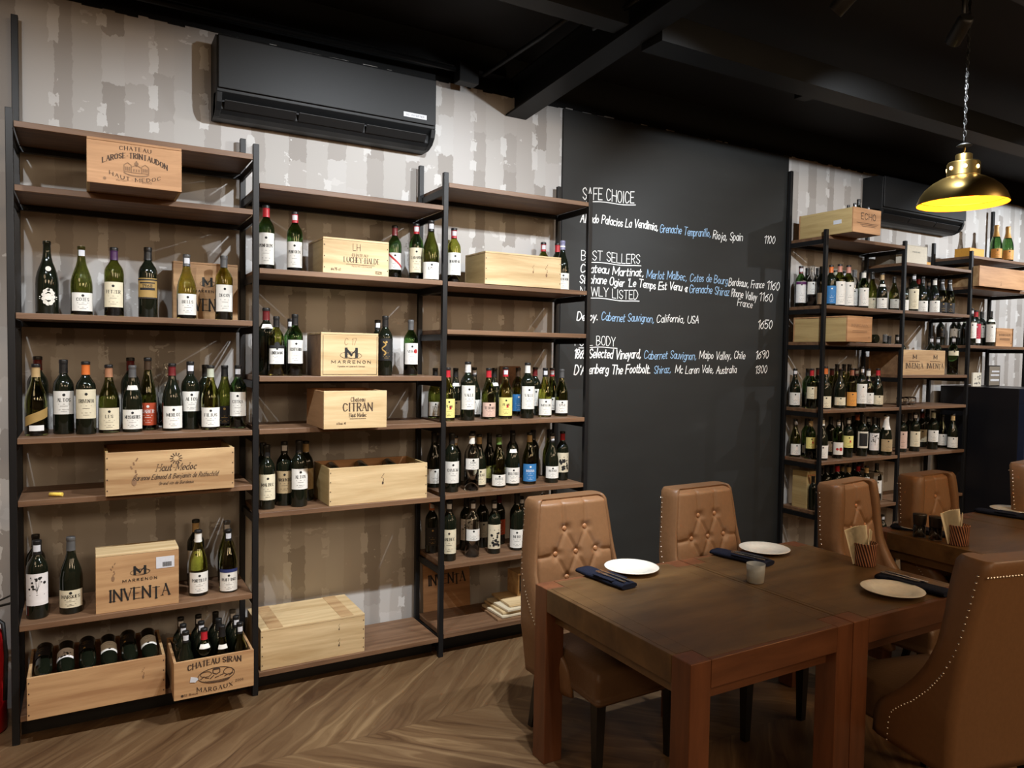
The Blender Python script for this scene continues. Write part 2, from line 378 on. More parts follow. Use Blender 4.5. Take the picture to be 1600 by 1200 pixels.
# ------------------------------------------------------------------ stroke lettering
# each glyph: strokes of two-character points; x in base 36 tenths, y in base 36 tenths minus 3; '~' marks a smooth stroke
GL = {
'A': '033d63 1757', 'B': '030d ~0d3d5b3808 ~08386633 33 03', 'C': '~6b3d1b083533 65', 'D': '030d ~0d3d683303', 'E': '5d0d0353 0848', 'F': '5d0d03 0848',
'G': '~6b3d1b08153365 656838', 'H': '030d 636d 0868', 'I': '030d', 'J': '~4d462305', 'K': '030d 5d08 2953', 'L': '0d0353', 'M': '030d458d83', 'N': '030d636d',
'O': '~3d1b083533 33', 'P': '030d ~0d3d5b3808', 'Q': '~3d1c08143354685c3d 3663', 'R': '030d ~0d3d5b3808 2853', 'S': '~5b3d0b28563305', 'T': '0d6d 3d33',
'U': '~0d0633666d', 'V': '0d336d', 'W': '0d234c739d', 'X': '0d63 036d', 'Y': '0d386d 3833', 'Z': '0d6d0363',
'a': '~4829062344 4943', 'b': '0d03 ~0829462304', 'c': '~4829062344', 'd': '~4829062344 4d43', 'e': '~06464829062344', 'f': '~3c2d1b13 0939', 'g': '~4829062344 ~49422001',
'h': '0d03 ~08294843', 'i': '0903 0b0c', 'j': '~191100 1b1c', 'k': '0d03 4906 1743', 'l': '0d03', 'm': '0903 ~08293833 ~38596863', 'n': '0903 ~08294843',
'o': '~29062346 29', 'p': '0900 ~0829462304', 'q': '~4829062344 4940', 'r': '0903 ~072939', 's': '~381907352304', 't': '~1c142334 0939', 'u': '~0904234549 4943',
'v': '092349', 'w': '0913395369', 'x': '0943 0349', 'y': '0923 4910', 'z': '09490343',
'0': '~2d0823482d', '1': '0b2d23', '2': '~0b2d4b03 0343', '3': '~0b2d4b18 ~18462305', '4': '3d0646 3d33', '5': '4d0d08 ~0829462304', '6': '~4c190623462906',
'7': '0d4d13', '8': '~2d0b28462306284b2d', '9': '~4b280b2d4b33', ',': '1402', '.': '0304', "'": '0d0b', '-': '0737', '«': '290623 493643', '&': '~53 1b2d3b0723 57', '/': '033d', ' ': ''}
GL['O'] = GL['Q'].split(' ')[0]; GL['o'] = '~29062346' + '29'; GL['C'] = '~6b3d1c08143365'; GL['G'] = '~6b3d1c08143365 656838'; GL['B'] = '030d ~0d3d5b3808 ~0838663303'
GL['&'] = '~632a2d4c0523 57'.replace('~632a2d4c0523 57', '632a ~2a2d4b1805235 7'.replace('5 7', '57'))
def catmull(p, n=5):
    if len(p) < 3: return p
    closed = p[0] == p[-1]; out = []
    for i in range(len(p) - 1):
        p0 = p[i - 1] if i > 0 else (p[-2] if closed else p[0]); p3 = p[i + 2] if i + 2 < len(p) else (p[1] if closed else p[-1])
        p1, p2 = p[i], p[i + 1]
        for k in range(n):
            t = k / n
            out.append(tuple(0.5 * (2 * b + (c - a) * t + (2 * a - 5 * b + 4 * c - d) * t * t + (3 * b - a - 3 * c + d) * t ** 3) for a, b, c, d in zip(p0, p1, p2, p3)))
    out.append(p[-1]); return out
def glyph(ch):
    src = GL.get(ch, GL.get(ch.upper(), '')); st = []; w = 0
    for part in src.split():
        sm = part[0] == '~'; part = part.lstrip('~')
        pts = [(int(part[i], 36) / 10, (int(part[i + 1], 36) - 3) / 10) for i in range(0, len(part) - 1, 2)]
        w = max(w, max(p[0] for p in pts)); st.append((sm, catmull(pts) if sm else pts))
    return st, w
def lettering(mb, text, mapper, u0, v0, height, width=None, weight=0.10, style='sans', slant=0.0, gap=0.22, centre=False, drop=()):
    """ribbons for every stroke; mapper(u, v) gives the 3-D point"""
    adv = []; x = 0
    for ch in text:
        st, w = glyph(ch)
        if w < 0.15: x += 0.07
        if ch == ' ': x += 0.36; adv.append(None); continue
        adv.append((x, st)); x += w + gap + (0.07 if w < 0.15 else 0)
    total = max(x - gap, 0.01)
    sx = (width / total) if width else height
    if centre: u0 = u0 - total * sx / 2
    hw = weight * height / 2
    for k, a in enumerate(adv):
        if a is None: continue
        x0, st = a; dv = -0.18 * height if k in drop else 0
        for sm, pts in st:
            P = [((x0 + px + slant * py * height / max(sx, 1e-6) if slant else x0 + px) * sx + u0, py * height + v0 + dv) for px, py in pts]
            for i in range(len(P) - 1):
                (ax, ay), (bx, by) = P[i], P[i + 1]; dx, dy = bx - ax, by - ay; L = math.hypot(dx, dy)
                if L < 1e-7: continue
                t = hw
                if style == 'serif': t = hw * (0.42 + 0.9 * abs(dy) / L) if sm or dy * dx <= 0 or abs(dx) < 0.02 * L else hw * 0.5
                ex = min(t * 0.4, L * 0.4) if sm else min(t, L * 0.2)
                nx, ny = -dy / L * t, dx / L * t; ux, uy = dx / L * ex, dy / L * ex
                mb.quadz(mapper(ax - ux + nx, ay - uy + ny), mapper(ax - ux - nx, ay - uy - ny), mapper(bx + ux - nx, by + uy - ny), mapper(bx + ux + nx, by + uy + ny))
            if style == 'serif' and not sm:
                for (px, py), (qx, qy) in ((P[0], P[1]), (P[-1], P[-2])):
                    on = abs(py - v0 - dv) < 0.02 * height or abs(py - v0 - dv - height) < 0.02 * height
                    if on and abs(qy - py) > 0.3 * height:
                        s_ = height * 0.13; t = height * 0.028
                        mb.quadz(mapper(px - s_, py - t), mapper(px + s_, py - t), mapper(px + s_, py + t), mapper(px - s_, py + t))
    return total * sx
def line(mb, mapper, pts, w):
    for (ax, ay), (bx, by) in zip(pts[:-1], pts[1:]):
        L = math.hypot(bx - ax, by - ay)
        if L < 1e-7: continue
        nx, ny = -(by - ay) / L * w / 2, (bx - ax) / L * w / 2
        mb.quadz(mapper(ax + nx, ay + ny), mapper(ax - nx, ay - ny), mapper(bx - nx, by - ny), mapper(bx + nx, by + ny))
def rect(mb, mapper, u0, u1, v0, v1, nseg=1):
    for k in range(nseg):
        a, b = u0 + (u1 - u0) * k / nseg, u0 + (u1 - u0) * (k + 1) / nseg
        mb.quadz(mapper(a, v0), mapper(b, v0), mapper(b, v1), mapper(a, v1))
def disc(mb, mapper, u, v, r, n=10, ry=None):
    ry = ry or r
    for k in range(n):
        a, b = 2 * PI * k / n, 2 * PI * (k + 1) / n
        mb.quadz(mapper(u, v), mapper(u + r * math.cos(a), v + ry * math.sin(a)), mapper(u + r * math.cos((a + b) / 2), v + ry * math.sin((a + b) / 2)), mapper(u + r * math.cos(b), v + ry * math.sin(b)))
def oval(cx, cy, rx, ry, n=28, a0=0.0, a1=2 * PI):
    return [(cx + rx * math.cos(a0 + (a1 - a0) * k / n), cy + ry * math.sin(a0 + (a1 - a0) * k / n)) for k in range(n + 1)]

# ------------------------------------------------------------------ the room
WALL = 0.40
struct('floor', MB().box(-3.0, 13.0, -7.0, WALL, -0.1, 0.0), M['floor'])
struct('wall_back', MB().box(-3.0, 13.0, WALL, WALL + 0.12, 0.0, 3.9), M['wall'])
struct('wall_left', MB().box(-3.12, -3.0, -7.0, WALL, 0.0, 3.9), M['plaster'])
struct('wall_right', MB().box(13.0, 13.12, -7.0, WALL, 0.0, 3.9), M['plaster'])
struct('wall_front', MB().box(-3.0, 13.0, -7.12, -7.0, 0.0, 3.9), M['plaster'])
struct('ceiling', MB().box(-3.0, 13.0, -7.0, WALL, 3.62, 3.74), M['ceil'])
# ragged black paint line and black trim where wall meets ceiling
rng = random.Random(5)
tb = MB(); x = -3.0
while x < 13.0:
    w = rng.uniform(0.02, 0.09); low = 3.375 + rng.uniform(0, 0.016)
    tb.box(x, x + w, WALL - 0.006, WALL, low, 3.62); x += w
struct('trim_1', tb, M['beam'])
struct('trim_2', MB().box(-3.0, 2.56, WALL - 0.10, WALL - 0.006, 3.46, 3.62), M['beam'])
# rafter leaving the wall, rising into the room, with its flanges
rb = MB()
for (o0, o1, h0, h1) in ((-0.075, 0.075, 0.0, 0.012), (-0.012, 0.012, 0.012, 0.20), (-0.075, 0.075, 0.20, 0.212)):
    n = len(rb.v); xc = 2.69
    for y_, z_ in ((WALL - 0.002, 3.255), (-4.4, 3.60)):
        rb.v += [(xc + o0, y_, z_ + h0), (xc + o1, y_, z_ + h0), (xc + o1, y_, z_ + h1), (xc + o0, y_, z_ + h1)]
    for q in ((0, 1, 2, 3), (4, 7, 6, 5), (0, 4, 5, 1), (1, 5, 6, 2), (2, 6, 7, 3), (3, 7, 4, 0)):
        rb.f.append(tuple(n + k for k in q)); rb.sm.append(False)
struct('trim_3', rb, M['beam'])
# purlins parallel to the wall
struct('trim_4', MB().box(2.78, 12.9, -0.90, -0.74, 3.31, 3.45), M['beam'])
struct('trim_5', MB().box(-2.9, 2.60, -0.86, -0.74, 3.36, 3.50), M['beam'])
struct('trim_6', MB().box(-2.9, 12.9, -2.30, -2.18, 3.50, 3.60), M['beam'])
# conduit pipes and junction box
p1 = MB().tube([(-2.9, 0.26, 3.42), (2.20, 0.26, 3.42)], 0.016)
tag(p1.build('conduit_pipe', M['beam']), 'black conduit pipe running along the wall top above the air conditioner', 'pipe')
p2 = MB().tube([(2.40, 0.30, 3.44), (2.45, -0.30, 3.47), (2.45, -0.66, 3.48), (2.53, -0.66, 3.48), (2.53, -0.66, 3.40), (2.58, -0.9, 3.44), (2.58, -3.8, 3.60)], 0.014)
tag(p2.build('conduit_pipe', M['beam']), 'bent black conduit pipe running beside the ceiling rafter into the room', 'pipe')
tag(MB().box(2.20, 2.33, 0.22, 0.30, 3.345, 3.46).build('junction_box', M['beam'], bevel=0.004), 'black junction box on the wall top right of the near air conditioner', 'box')
tag(MB().box(4.14, 4.24, -0.66, -0.58, 3.36, 3.40).build('ceiling_downlight', M['beam'], bevel=0.003), 'small dark sensor box below the ceiling purlin above the chalkboard', 'downlight')  # downlight fixture, built as an unlit black box

# ------------------------------------------------------------------ chalkboard with its wine list
cb = thing('chalkboard', 'tall matt black chalkboard panel with a handwritten chalk wine list', 'chalkboard', (4.152, WALL, 0))
MB().box(-1.102, 1.102, -0.02, 0.0, 0.0, 3.375).build('board_panel', M['chalkboard'], cb)
CHALK = [
    ("SAFE CHOICE", 3.214, 2.797, 3.657, 2.817, 0.079),
    ("Alvado Palacios La Vendimia,", 3.198, 2.642, 3.892, 2.649, 0.055),
    ("Grenache Tempranillo,", 3.901, 2.637, 4.415, 2.644, 0.059),
    ("Rioja, Spain", 4.429, 2.637, 4.753, 2.644, 0.062),
    ("1100", 4.989, 2.648, 5.12, 2.655, 0.06),
    ("BEST SELLERS", 3.212, 2.386, 3.722, 2.39, 0.065),
    ("Chateau Martinat,", 3.206, 2.303, 3.768, 2.302, 0.055),
    ("Merlot Malbec, Cotes de Bourg", 3.788, 2.299, 4.604, 2.304, 0.058),
    ("Bordeaux, France", 4.609, 2.29, 5.008, 2.293, 0.059),
    ("1160", 5.034, 2.283, 5.189, 2.287, 0.067),
    ("Stephane Ogier 'Le Temps Est Venu «", 3.2, 2.229, 4.187, 2.222, 0.055),
    ("Grenache Shiraz", 4.202, 2.217, 4.623, 2.215, 0.061),
    ("Rhone Valley", 4.641, 2.207, 4.93, 2.193, 0.059),
    ("France", 4.709, 2.137, 4.881, 2.133, 0.054),
    ("1160", 4.95, 2.192, 5.112, 2.182, 0.066),
    ("NEWLY LISTED", 3.21, 2.143, 3.712, 2.137, 0.062),
    ("Decoy.", 3.184, 1.975, 3.367, 1.975, 0.056),
    ("Cabernet Sauvignon,", 3.391, 1.976, 3.874, 1.98, 0.057),
    ("California, USA", 3.891, 1.983, 4.311, 1.99, 0.055),
    ("1650", 4.943, 1.965, 5.117, 1.968, 0.069),
    ("FULL BODY", 3.173, 1.8, 3.517, 1.802, 0.062),
    ("1865 Selected Vineyard,", 3.167, 1.714, 3.76, 1.715, 0.062),
    ("Cabernet Sauvignon,", 3.78, 1.715, 4.298, 1.715, 0.059),
    ("Maipo Valley, Chile", 4.32, 1.718, 4.816, 1.723, 0.058),
    ("1690", 4.928, 1.724, 5.085, 1.726, 0.065),
    ("D'Arenberg The Footbolt.", 3.17, 1.603, 3.851, 1.61, 0.062),
    ("Shiraz,", 3.877, 1.61, 4.048, 1.61, 0.056),
    ("Mc Laren Vale, Australia", 4.083, 1.61, 4.725, 1.61, 0.057),
    ("1300", 4.929, 1.608, 5.071, 1.608, 0.061),
]
rng = random.Random(11)
for (t, x0, z0, x1, z1, h) in CHALK:
    mb = MB(); a = (z1 - z0) / (x1 - x0)
    head = t.isupper() and not any(c.isdigit() for c in t)
    blue = t[:4] in ('Gren', 'Merl', 'Cabe', 'Shir')
    bold = t.startswith(('Alv', 'Chateau', 'Steph', 'Decoy', '1865', 'D\'A'))
    mp = lambda u, v, x0=x0, z0=z0, a=a: (u - 4.152, -0.0213, z0 + v + a * (u - x0) + 0.004 * math.sin(u * 19))
    lettering(mb, t, mp, x0, 0, h, (x1 - x0) - (0 if head else 0.16 * h), 0.080 if head else (0.135 if bold else 0.092), 'sans', 0.0 if head else 0.16, 0.16 if head else 0.13)
    if head: line(mb, mp, [(x0 + 0.03 + (x1 - x0) * k / 8 * 0.97, -0.014) for k in range(9)], 0.006)
    mb.build('chalk_writing', M['chalk_blue'] if blue else M['chalk'], cb, fix=False)

# ------------------------------------------------------------------ the two wine racks
def rack(label, xs, levels, tall):
    r = thing('wine_rack', label, 'rack', ((xs[0] + xs[-1]) / 2, 0.17, 0)); ox, oy = r.location.x, r.location.y
    for i, x in enumerate(xs):
        MB().box(x - 0.014 - ox, x + 0.014 - ox, -0.014 - oy, 0.014 - oy, 0, 2.735).build('post', M['metal'], r, bevel=0.002)
        top = 3.25 if i in tall else 2.845
        MB().box(x - 0.014 - ox, x + 0.014 - ox, 0.336 - oy, 0.364 - oy, 0, top).build('post', M['metal'], r, bevel=0.002)
    for i, lv in enumerate(levels):
        x0, x1 = xs[i], xs[i + 1]
        for k, z in enumerate(lv):
            e = 0.0165
            MB().box(x0 + e - ox, x1 - e - ox, -0.014 - oy, 0.366 - oy, z - 0.026, z).build('shelf_board', M['board'], r, bevel=0.002)
            for x, s in ((x0, 1), (x1, -1)):
                MB().box(min(x, x + s * 0.012) - ox + (0.002 if s > 0 else -0.002) * 0, max(x, x + s * 0.012) - ox, 0.0142 - oy, 0.3358 - oy, z - 0.062, z - 0.0265).build('side_rail', M['metal'], r)
            mbt = MB().box(x0 + 0.0142 - ox, x1 - 0.0142 - ox, 0.3365 - oy, 0.3635 - oy, z - 0.052, z - 0.0268)
            mbt.build('back_rail', M['metal'], r)
        MB().box(x0 + 0.0145 - ox, x1 - 0.0145 - ox, 0.085 - oy, 0.097 - oy, 0.0, lv[-1] - 0.0265).build('kick_board', M['ac_matt'], r) if lv[-1] < 0.2 else None
    return r
NX = [0.0, 1.0, 2.0163, 3.0008]; FX = [5.2461, 6.2553, 7.2578, 8.2600]
NEAR = [[2.683, 2.417, 1.876, 1.338, 1.067, 0.523, 0.125], [2.550, 2.136, 1.603, 1.341, 0.922, 0.116], [2.680, 2.133, 1.865, 1.343, 0.929, 0.529, 0.131]]
FAR = [[2.691, 2.151, 1.867, 1.334, 0.926, 0.525, 0.130], [2.558, 2.154, 1.608, 1.337, 0.927, 0.525, 0.120], [2.694, 2.417, 1.879]]
rack('black metal rack with brown wooden shelves left of the chalkboard', NX, NEAR, (0,))
rack('black metal rack with brown wooden shelves right of the chalkboard', FX, FAR, (0, 3))

# ------------------------------------------------------------------ bottles
PROF = {
 'B': [(0.0365, 0), (0.0385, 0.004), (0.0385, 0.186), (0.0372, 0.200), (0.0325, 0.214), (0.0235, 0.228), (0.0165, 0.240), (0.0150, 0.252), (0.0145, 0.284), (0.0155, 0.286), (0.0155, 0.298), (0.0145, 0.300)],
 'G': [(0.0405, 0), (0.0425, 0.004), (0.0425, 0.125), (0.0412, 0.148), (0.0370, 0.170), (0.0300, 0.192), (0.0220, 0.214), (0.0175, 0.234), (0.0152, 0.255), (0.0145, 0.285), (0.0158, 0.287), (0.0158, 0.298), (0.0148, 0.300)],
 'H': [(0.0330, 0), (0.0345, 0.004), (0.0345, 0.118), (0.0330, 0.145), (0.0285, 0.175), (0.0215, 0.207), (0.0165, 0.232), (0.0140, 0.250), (0.0130, 0.286), (0.0140, 0.288), (0.0140, 0.298), (0.0130, 0.300)],
 'C': [(0.0420, 0), (0.0440, 0.005), (0.0440, 0.120), (0.0425, 0.145), (0.0370, 0.172), (0.0290, 0.198), (0.0215, 0.222), (0.0175, 0.245), (0.0160, 0.270), (0.0175, 0.276), (0.0175, 0.290), (0.0150, 0.300)],
 'K': [(0.0365, 0), (0.0385, 0.004), (0.0385, 0.180), (0.0375, 0.194), (0.0320, 0.212), (0.0220, 0.230), (0.0160, 0.242), (0.0148, 0.256), (0.0145, 0.288), (0.0155, 0.290), (0.0155, 0.298), (0.0145, 0.300)],
}
def radius(shape, z):
    p = PROF[shape]
    for (r0, z0), (r1, z1) in zip(p[:-1], p[1:]):
        if z0 <= z <= z1: return r0 + (r1 - r0) * (z - z0) / max(z1 - z0, 1e-6)
    return p[-1][0]
_cache = {}
def cached(key, fn):
    if key not in _cache: _cache[key] = fn()
    return _cache[key]
def body_mesh(shape, gl):
    mb = MB(); p = PROF[shape]
    if gl == 'k':
        mb.lathe([(max(r - 0.001, 0), z) for r, z in p], 26)
    else:
        t = 0.0028
        mb.lathe(p, 26, True, False); n0 = len(mb.v) - 26
        inner = [(max(r - t, 0.003), z) for r, z in p[::-1] if z > 0.006] + [(p[1][0] - t - 0.004, 0.009), (0.006, 0.024 if shape != 'K' else 0.016)]
        mb.lathe(inner, 26, False, True)
        n1 = n0 + 26
        for k in range(26):
            k2 = (k + 1) % 26; mb.f.append((n0 + k, n0 + k2, n1 + k2, n1 + k)); mb.sm.append(False)
    return mb.mesh('bottle_body', GLASS[gl])
def shell_band(shape, z0, z1, off, closed=False, n=8):
    pts = [z0 + (z1 - z0) * k / n for k in range(n + 1)] + [z for _, z in PROF[shape] if z0 < z < z1]
    pts = sorted(set(pts)); pr = [(radius(shape, z) + off, z) for z in pts]
    if closed: pr.append((max(pr[-1][0] - 0.003, 0.002), z1 + off))
    return MB().lathe(pr, 24, False, closed)
def label_parts(shape, lab, lo, hi, word, detail):
    """returns [(part name, mesh, sub-part list)]"""
    H = 0.30; z0, z1 = lo * H, hi * H; R = PROF[shape][2][0] + 0.0009; aw = 1.12
    zmax = max(z for r, z in PROF[shape] if r > PROF[shape][2][0] - 0.0004)
    z1 = min(z1, zmax)
    res = []; subs = []
    mpr = lambda off: (lambda u, v: ((R + off) * math.sin(u / R), -(R + off) * math.cos(u / R), v))
    L = z1 - z0; W = R * aw
    if lab == 'gold' and word == '':   # slanted gold band and a white foot label
        res.append(('label', MB().patch(R, z0, z0 + L * 0.62, -aw, aw, 16, 0.018).mesh('label', LABM['gold'])))
        subs.append(('foot_label', MB().patch(R, 0.022, 0.045, -0.65, 0.65, 12).mesh('foot_label', M['acc_white'])))
    elif lab == 'crest':
        m_ = MB(); mp = mpr(0.0003)
        for k in range(11):
            a = 2 * PI * k / 11; disc(m_, mp, 0.018 * math.cos(a), (z0 + z1) / 2 + 0.028 * math.sin(a), 0.008)
        disc(m_, mp, 0, (z0 + z1) / 2, 0.014); line(m_, mp, [(-0.034, (z0 + z1) / 2), (0.034, (z0 + z1) / 2)], 0.004); line(m_, mp, [(-0.034, (z0 + z1) / 2 - 0.008), (0.034, (z0 + z1) / 2 - 0.008)], 0.002)
        disc(m_, mp, 0, 0.185, 0.010)
        res.append(('label', m_.mesh('label', LABM['crest'], False)))
    else:
        res.append(('label', MB().patch(R, z0, z1, -aw, aw, 16).mesh('label', LABM[lab])))
    mp = mpr(0.0006); dark = lab in ('black', 'blackgold', 'gold', 'blue', 'red', 'olive', 'redwhite')
    ink = M['acc_gold'] if lab in ('black', 'blackgold') else (M['acc_white'] if lab in ('blue', 'redwhite', 'red') else M['ink_black'])
    if detail:
        t = MB()
        if word: lettering(t, word, mp, 0, z0 + L * 0.55, min(0.013, L * 0.17), min(W * 1.35, 0.0095 * len(word)), 0.13, 'serif', centre=True)
        if lab not in ('picture', 'floral', 'frame', 'dots', 'gold'):
            for k, (f, ww) in enumerate(((0.44, 0.9), (0.35, 0.6), (0.20, 0.8), (0.12, 0.5))):
                if L > 0.04: line(t, mp, [(-W * 0.5 * ww, z0 + L * f), (0, z0 + L * f), (W * 0.5 * ww, z0 + L * f)], 0.0013)
            disc(t, mp, 0, z0 + L * 0.84, 0.0055)
        if lab == 'gold' and word:
            for f in (0.05, 0.93): rect(t, mp, -W, W, z0 + L * f - 0.004, z0 + L * f + 0.002, 8)
            rect(t, mp, -W * 0.7, W * 0.7, z0 + L * 0.42, z0 + L * 0.53, 6); rect(t, mp, -W * 0.7, W * 0.7, z0 + L * 0.74, z0 + L * 0.80, 6)
        if lab == 'picture':
            rg = random.Random(len(word) + int(lo * 100))
            for k in range(26): disc(t, mp, rg.uniform(-0.6, 0.6) * W, z0 + L * rg.uniform(0.12, 0.66), rg.uniform(0.003, 0.009), 7)
            line(t, mp, [(-W * 0.6, z0 + L * 0.78), (0, z0 + L * 0.78), (W * 0.6, z0 + L * 0.78)], 0.004)
        if lab == 'floral':
            rg = random.Random(3)
            for k in range(13):
                u, v = rg.uniform(-0.7, 0.7) * W, z0 + L * rg.uniform(0.52, 0.9); disc(t, mp, u, v, rg.choice((0.0025, 0.004, 0.0055)), 8); line(t, mp, [(u, v), (0, z0 + L * 0.45)], 0.0006)
            line(t, mp, [(0, z0 + L * 0.38), (0, z0 + L * 0.6)], 0.0012); line(t, mp, [(-W * 0.6, z0 + L * 0.33), (0, z0 + L * 0.33), (W * 0.6, z0 + L * 0.33)], 0.002)
        if t.v: subs.append(('label_print', t.mesh('label_print', ink, False)))
    acc = MB(); am = None
    if lab == 'navywhite': rect(acc, mp, -W, W, z1, z1 + 0.016, 10); am = M['acc_navy']
    if lab == 'sash': line(acc, mp, [(-W * 0.95 + W * 1.9 * k / 8, z1 - 0.004 - L * 0.8 * k / 8) for k in range(9)], 0.010); am = M['acc_red']
    if lab == 'blackwhite': rect(acc, mp, -W, W, z1 - 0.012, z1 + 0.004, 10); disc(acc, mp, 0, z1 + 0.008, 0.013); am = M['ink_black']
    if lab == 'seal': disc(acc, mp, W * 0.45, z0 + L * 0.62, 0.012, 14); am = M['acc_red']
    if lab == 'violet': rect(acc, mp, -W * 0.95, W * 0.95, z1 - 0.022, z1 - 0.002, 10); am = M['acc_purple']
    if lab == 'blackgold':
        line(acc, mp, [(-0.012 + 0.010 * math.sin(k * 0.9), z0 + L * (0.25 + 0.055 * k)) for k in range(12)], 0.006); am = M['acc_gold']
    if lab == 'yellow': rect(acc, mp, 0.002, 0.014, z0 + L * 0.45, z0 + L * 0.62, 2); am = M['acc_red']
    if lab == 'dots': disc(acc, mp, -0.012, z0 + L * 0.45, 0.010); disc(acc, mp, 0.016, z0 + L * 0.45, 0.014); am = M['acc_red']
    if lab == 'frame': rect(acc, mp, -W * 0.7, W * 0.7, z0 + L * 0.12, z1 - L * 0.1, 8); am = M['ink_black']
    if lab == 'redwhite': rect(acc, mp, -W, W, z0, z0 + L * 0.22, 10); am = M['acc_white']
    if am is not None: subs.append(('label_band', acc.mesh('label_band', am, False)))
    return res, subs
def bottle(x, y, z, h, shape, gl, cap, tg, lab, lo, hi, word, label, group, rot=None, detail=True, name='wine_bottle', turn=0.0):
    s = h / 0.30
    o = thing(name, label, 'bottle', (x, y, z), 0, group); o.scale = (s, s, s)
    o.rotation_euler = rot if rot else (0, 0, turn)
    put('bottle_body', cached(('b', shape, gl), lambda: body_mesh(shape, gl)), o)
    if cap:
        z0 = 0.205 if shape == 'C' else (0.246 if shape != 'H' else 0.25)
        put('capsule', cached(('c', shape, cap), lambda: shell_band(shape, z0, 0.300, 0.0008, True).mesh('capsule', CAPM[cap])), o)
        if cap not in ('goldfoil', 'black', 'stripe', 'grey'):
            put('bottle_lip', cached(('l', shape), lambda: shell_band(shape, 0.287, 0.300, 0.0014, True, 2).mesh('bottle_lip', CAPM['black'])), o)
        if cap == 'stripe':
            put('capsule_stripe', cached(('st', shape), lambda: shell_band(shape, 0.262, 0.270, 0.0014, False, 2).mesh('capsule_stripe', M['acc_white'])), o)
    if tg == 't': put('tax_sticker', cached(('t', shape), lambda: MB().patch(0.0172, 0.258, 0.283, -0.75, 0.75, 8).mesh('tax_sticker', M['sticker'])), o)
    if tg == 'n':
        zz = 0.20 if shape != 'B' else 0.218
        def neck():
            m_ = MB(); n_ = 10; rs = [radius(shape, zz - 0.010 + 0.02 * k / 4) + 0.0012 for k in range(5)]
            for k in range(n_):
                a, b = -0.8 + 1.6 * k / n_, -0.8 + 1.6 * (k + 1) / n_
                for i in range(4):
                    za, zb = zz - 0.010 + 0.02 * i / 4, zz - 0.010 + 0.02 * (i + 1) / 4
                    m_.quad((rs[i] * math.sin(a), -rs[i] * math.cos(a), za), (rs[i] * math.sin(b), -rs[i] * math.cos(b), za), (rs[i + 1] * math.sin(b), -rs[i + 1] * math.cos(b), zb), (rs[i + 1] * math.sin(a), -rs[i + 1] * math.cos(a), zb))
            return m_.mesh('neck_label', LABM['white'], False)
        put('neck_label', cached(('n', shape), neck), o)
    if lab:
        res, subs = cached(('L', shape, lab, lo, hi, word, detail), lambda: label_parts(shape, lab, lo, hi, word, detail))
        lo_ = None
        for nm, me in res: lo_ = put(nm, me, o)
        for nm, me in subs: put(nm, me, lo_)
    return o
BOTTLE_GROUPS = {
 'u1s3': 'row of six on the left bay third shelf',
 'u1s4': 'bottles on the left bay fourth shelf',
 'u1s6': 'bottles on the left bay sixth shelf',
 'u2s2': 'bottles on the middle bay second shelf',
 'u2s3': 'bottles on the middle bay third shelf',
 'u2s5': 'bottles on the middle bay fifth shelf',
 'u3s2': 'bottles on the right bay second shelf',
 'u3s4': 'bottles on the right bay fourth shelf',
 'u3s5': 'bottles on the right bay fifth shelf',
 'u3s6': 'bottles on the right bay sixth shelf',
 'a2': 'bottles on the far left bay second shelf',
 'b2': 'bottles on the far middle bay second shelf',
 'a4': 'bottles on the far left bay fourth shelf',
 'a5': 'bottles on the far left bay fifth shelf',
 'b5': 'bottles on the far middle bay fifth shelf',
 'a6': 'bottles on the far left bay sixth shelf',
 'a7': 'bottles on the far left bay lowest shelf',
 'b3': 'bottles on the far middle bay third shelf',
 'c3': 'bottles on the far right bay third shelf',
 'c1': 'champagne pair on the far right bay top shelf',
}
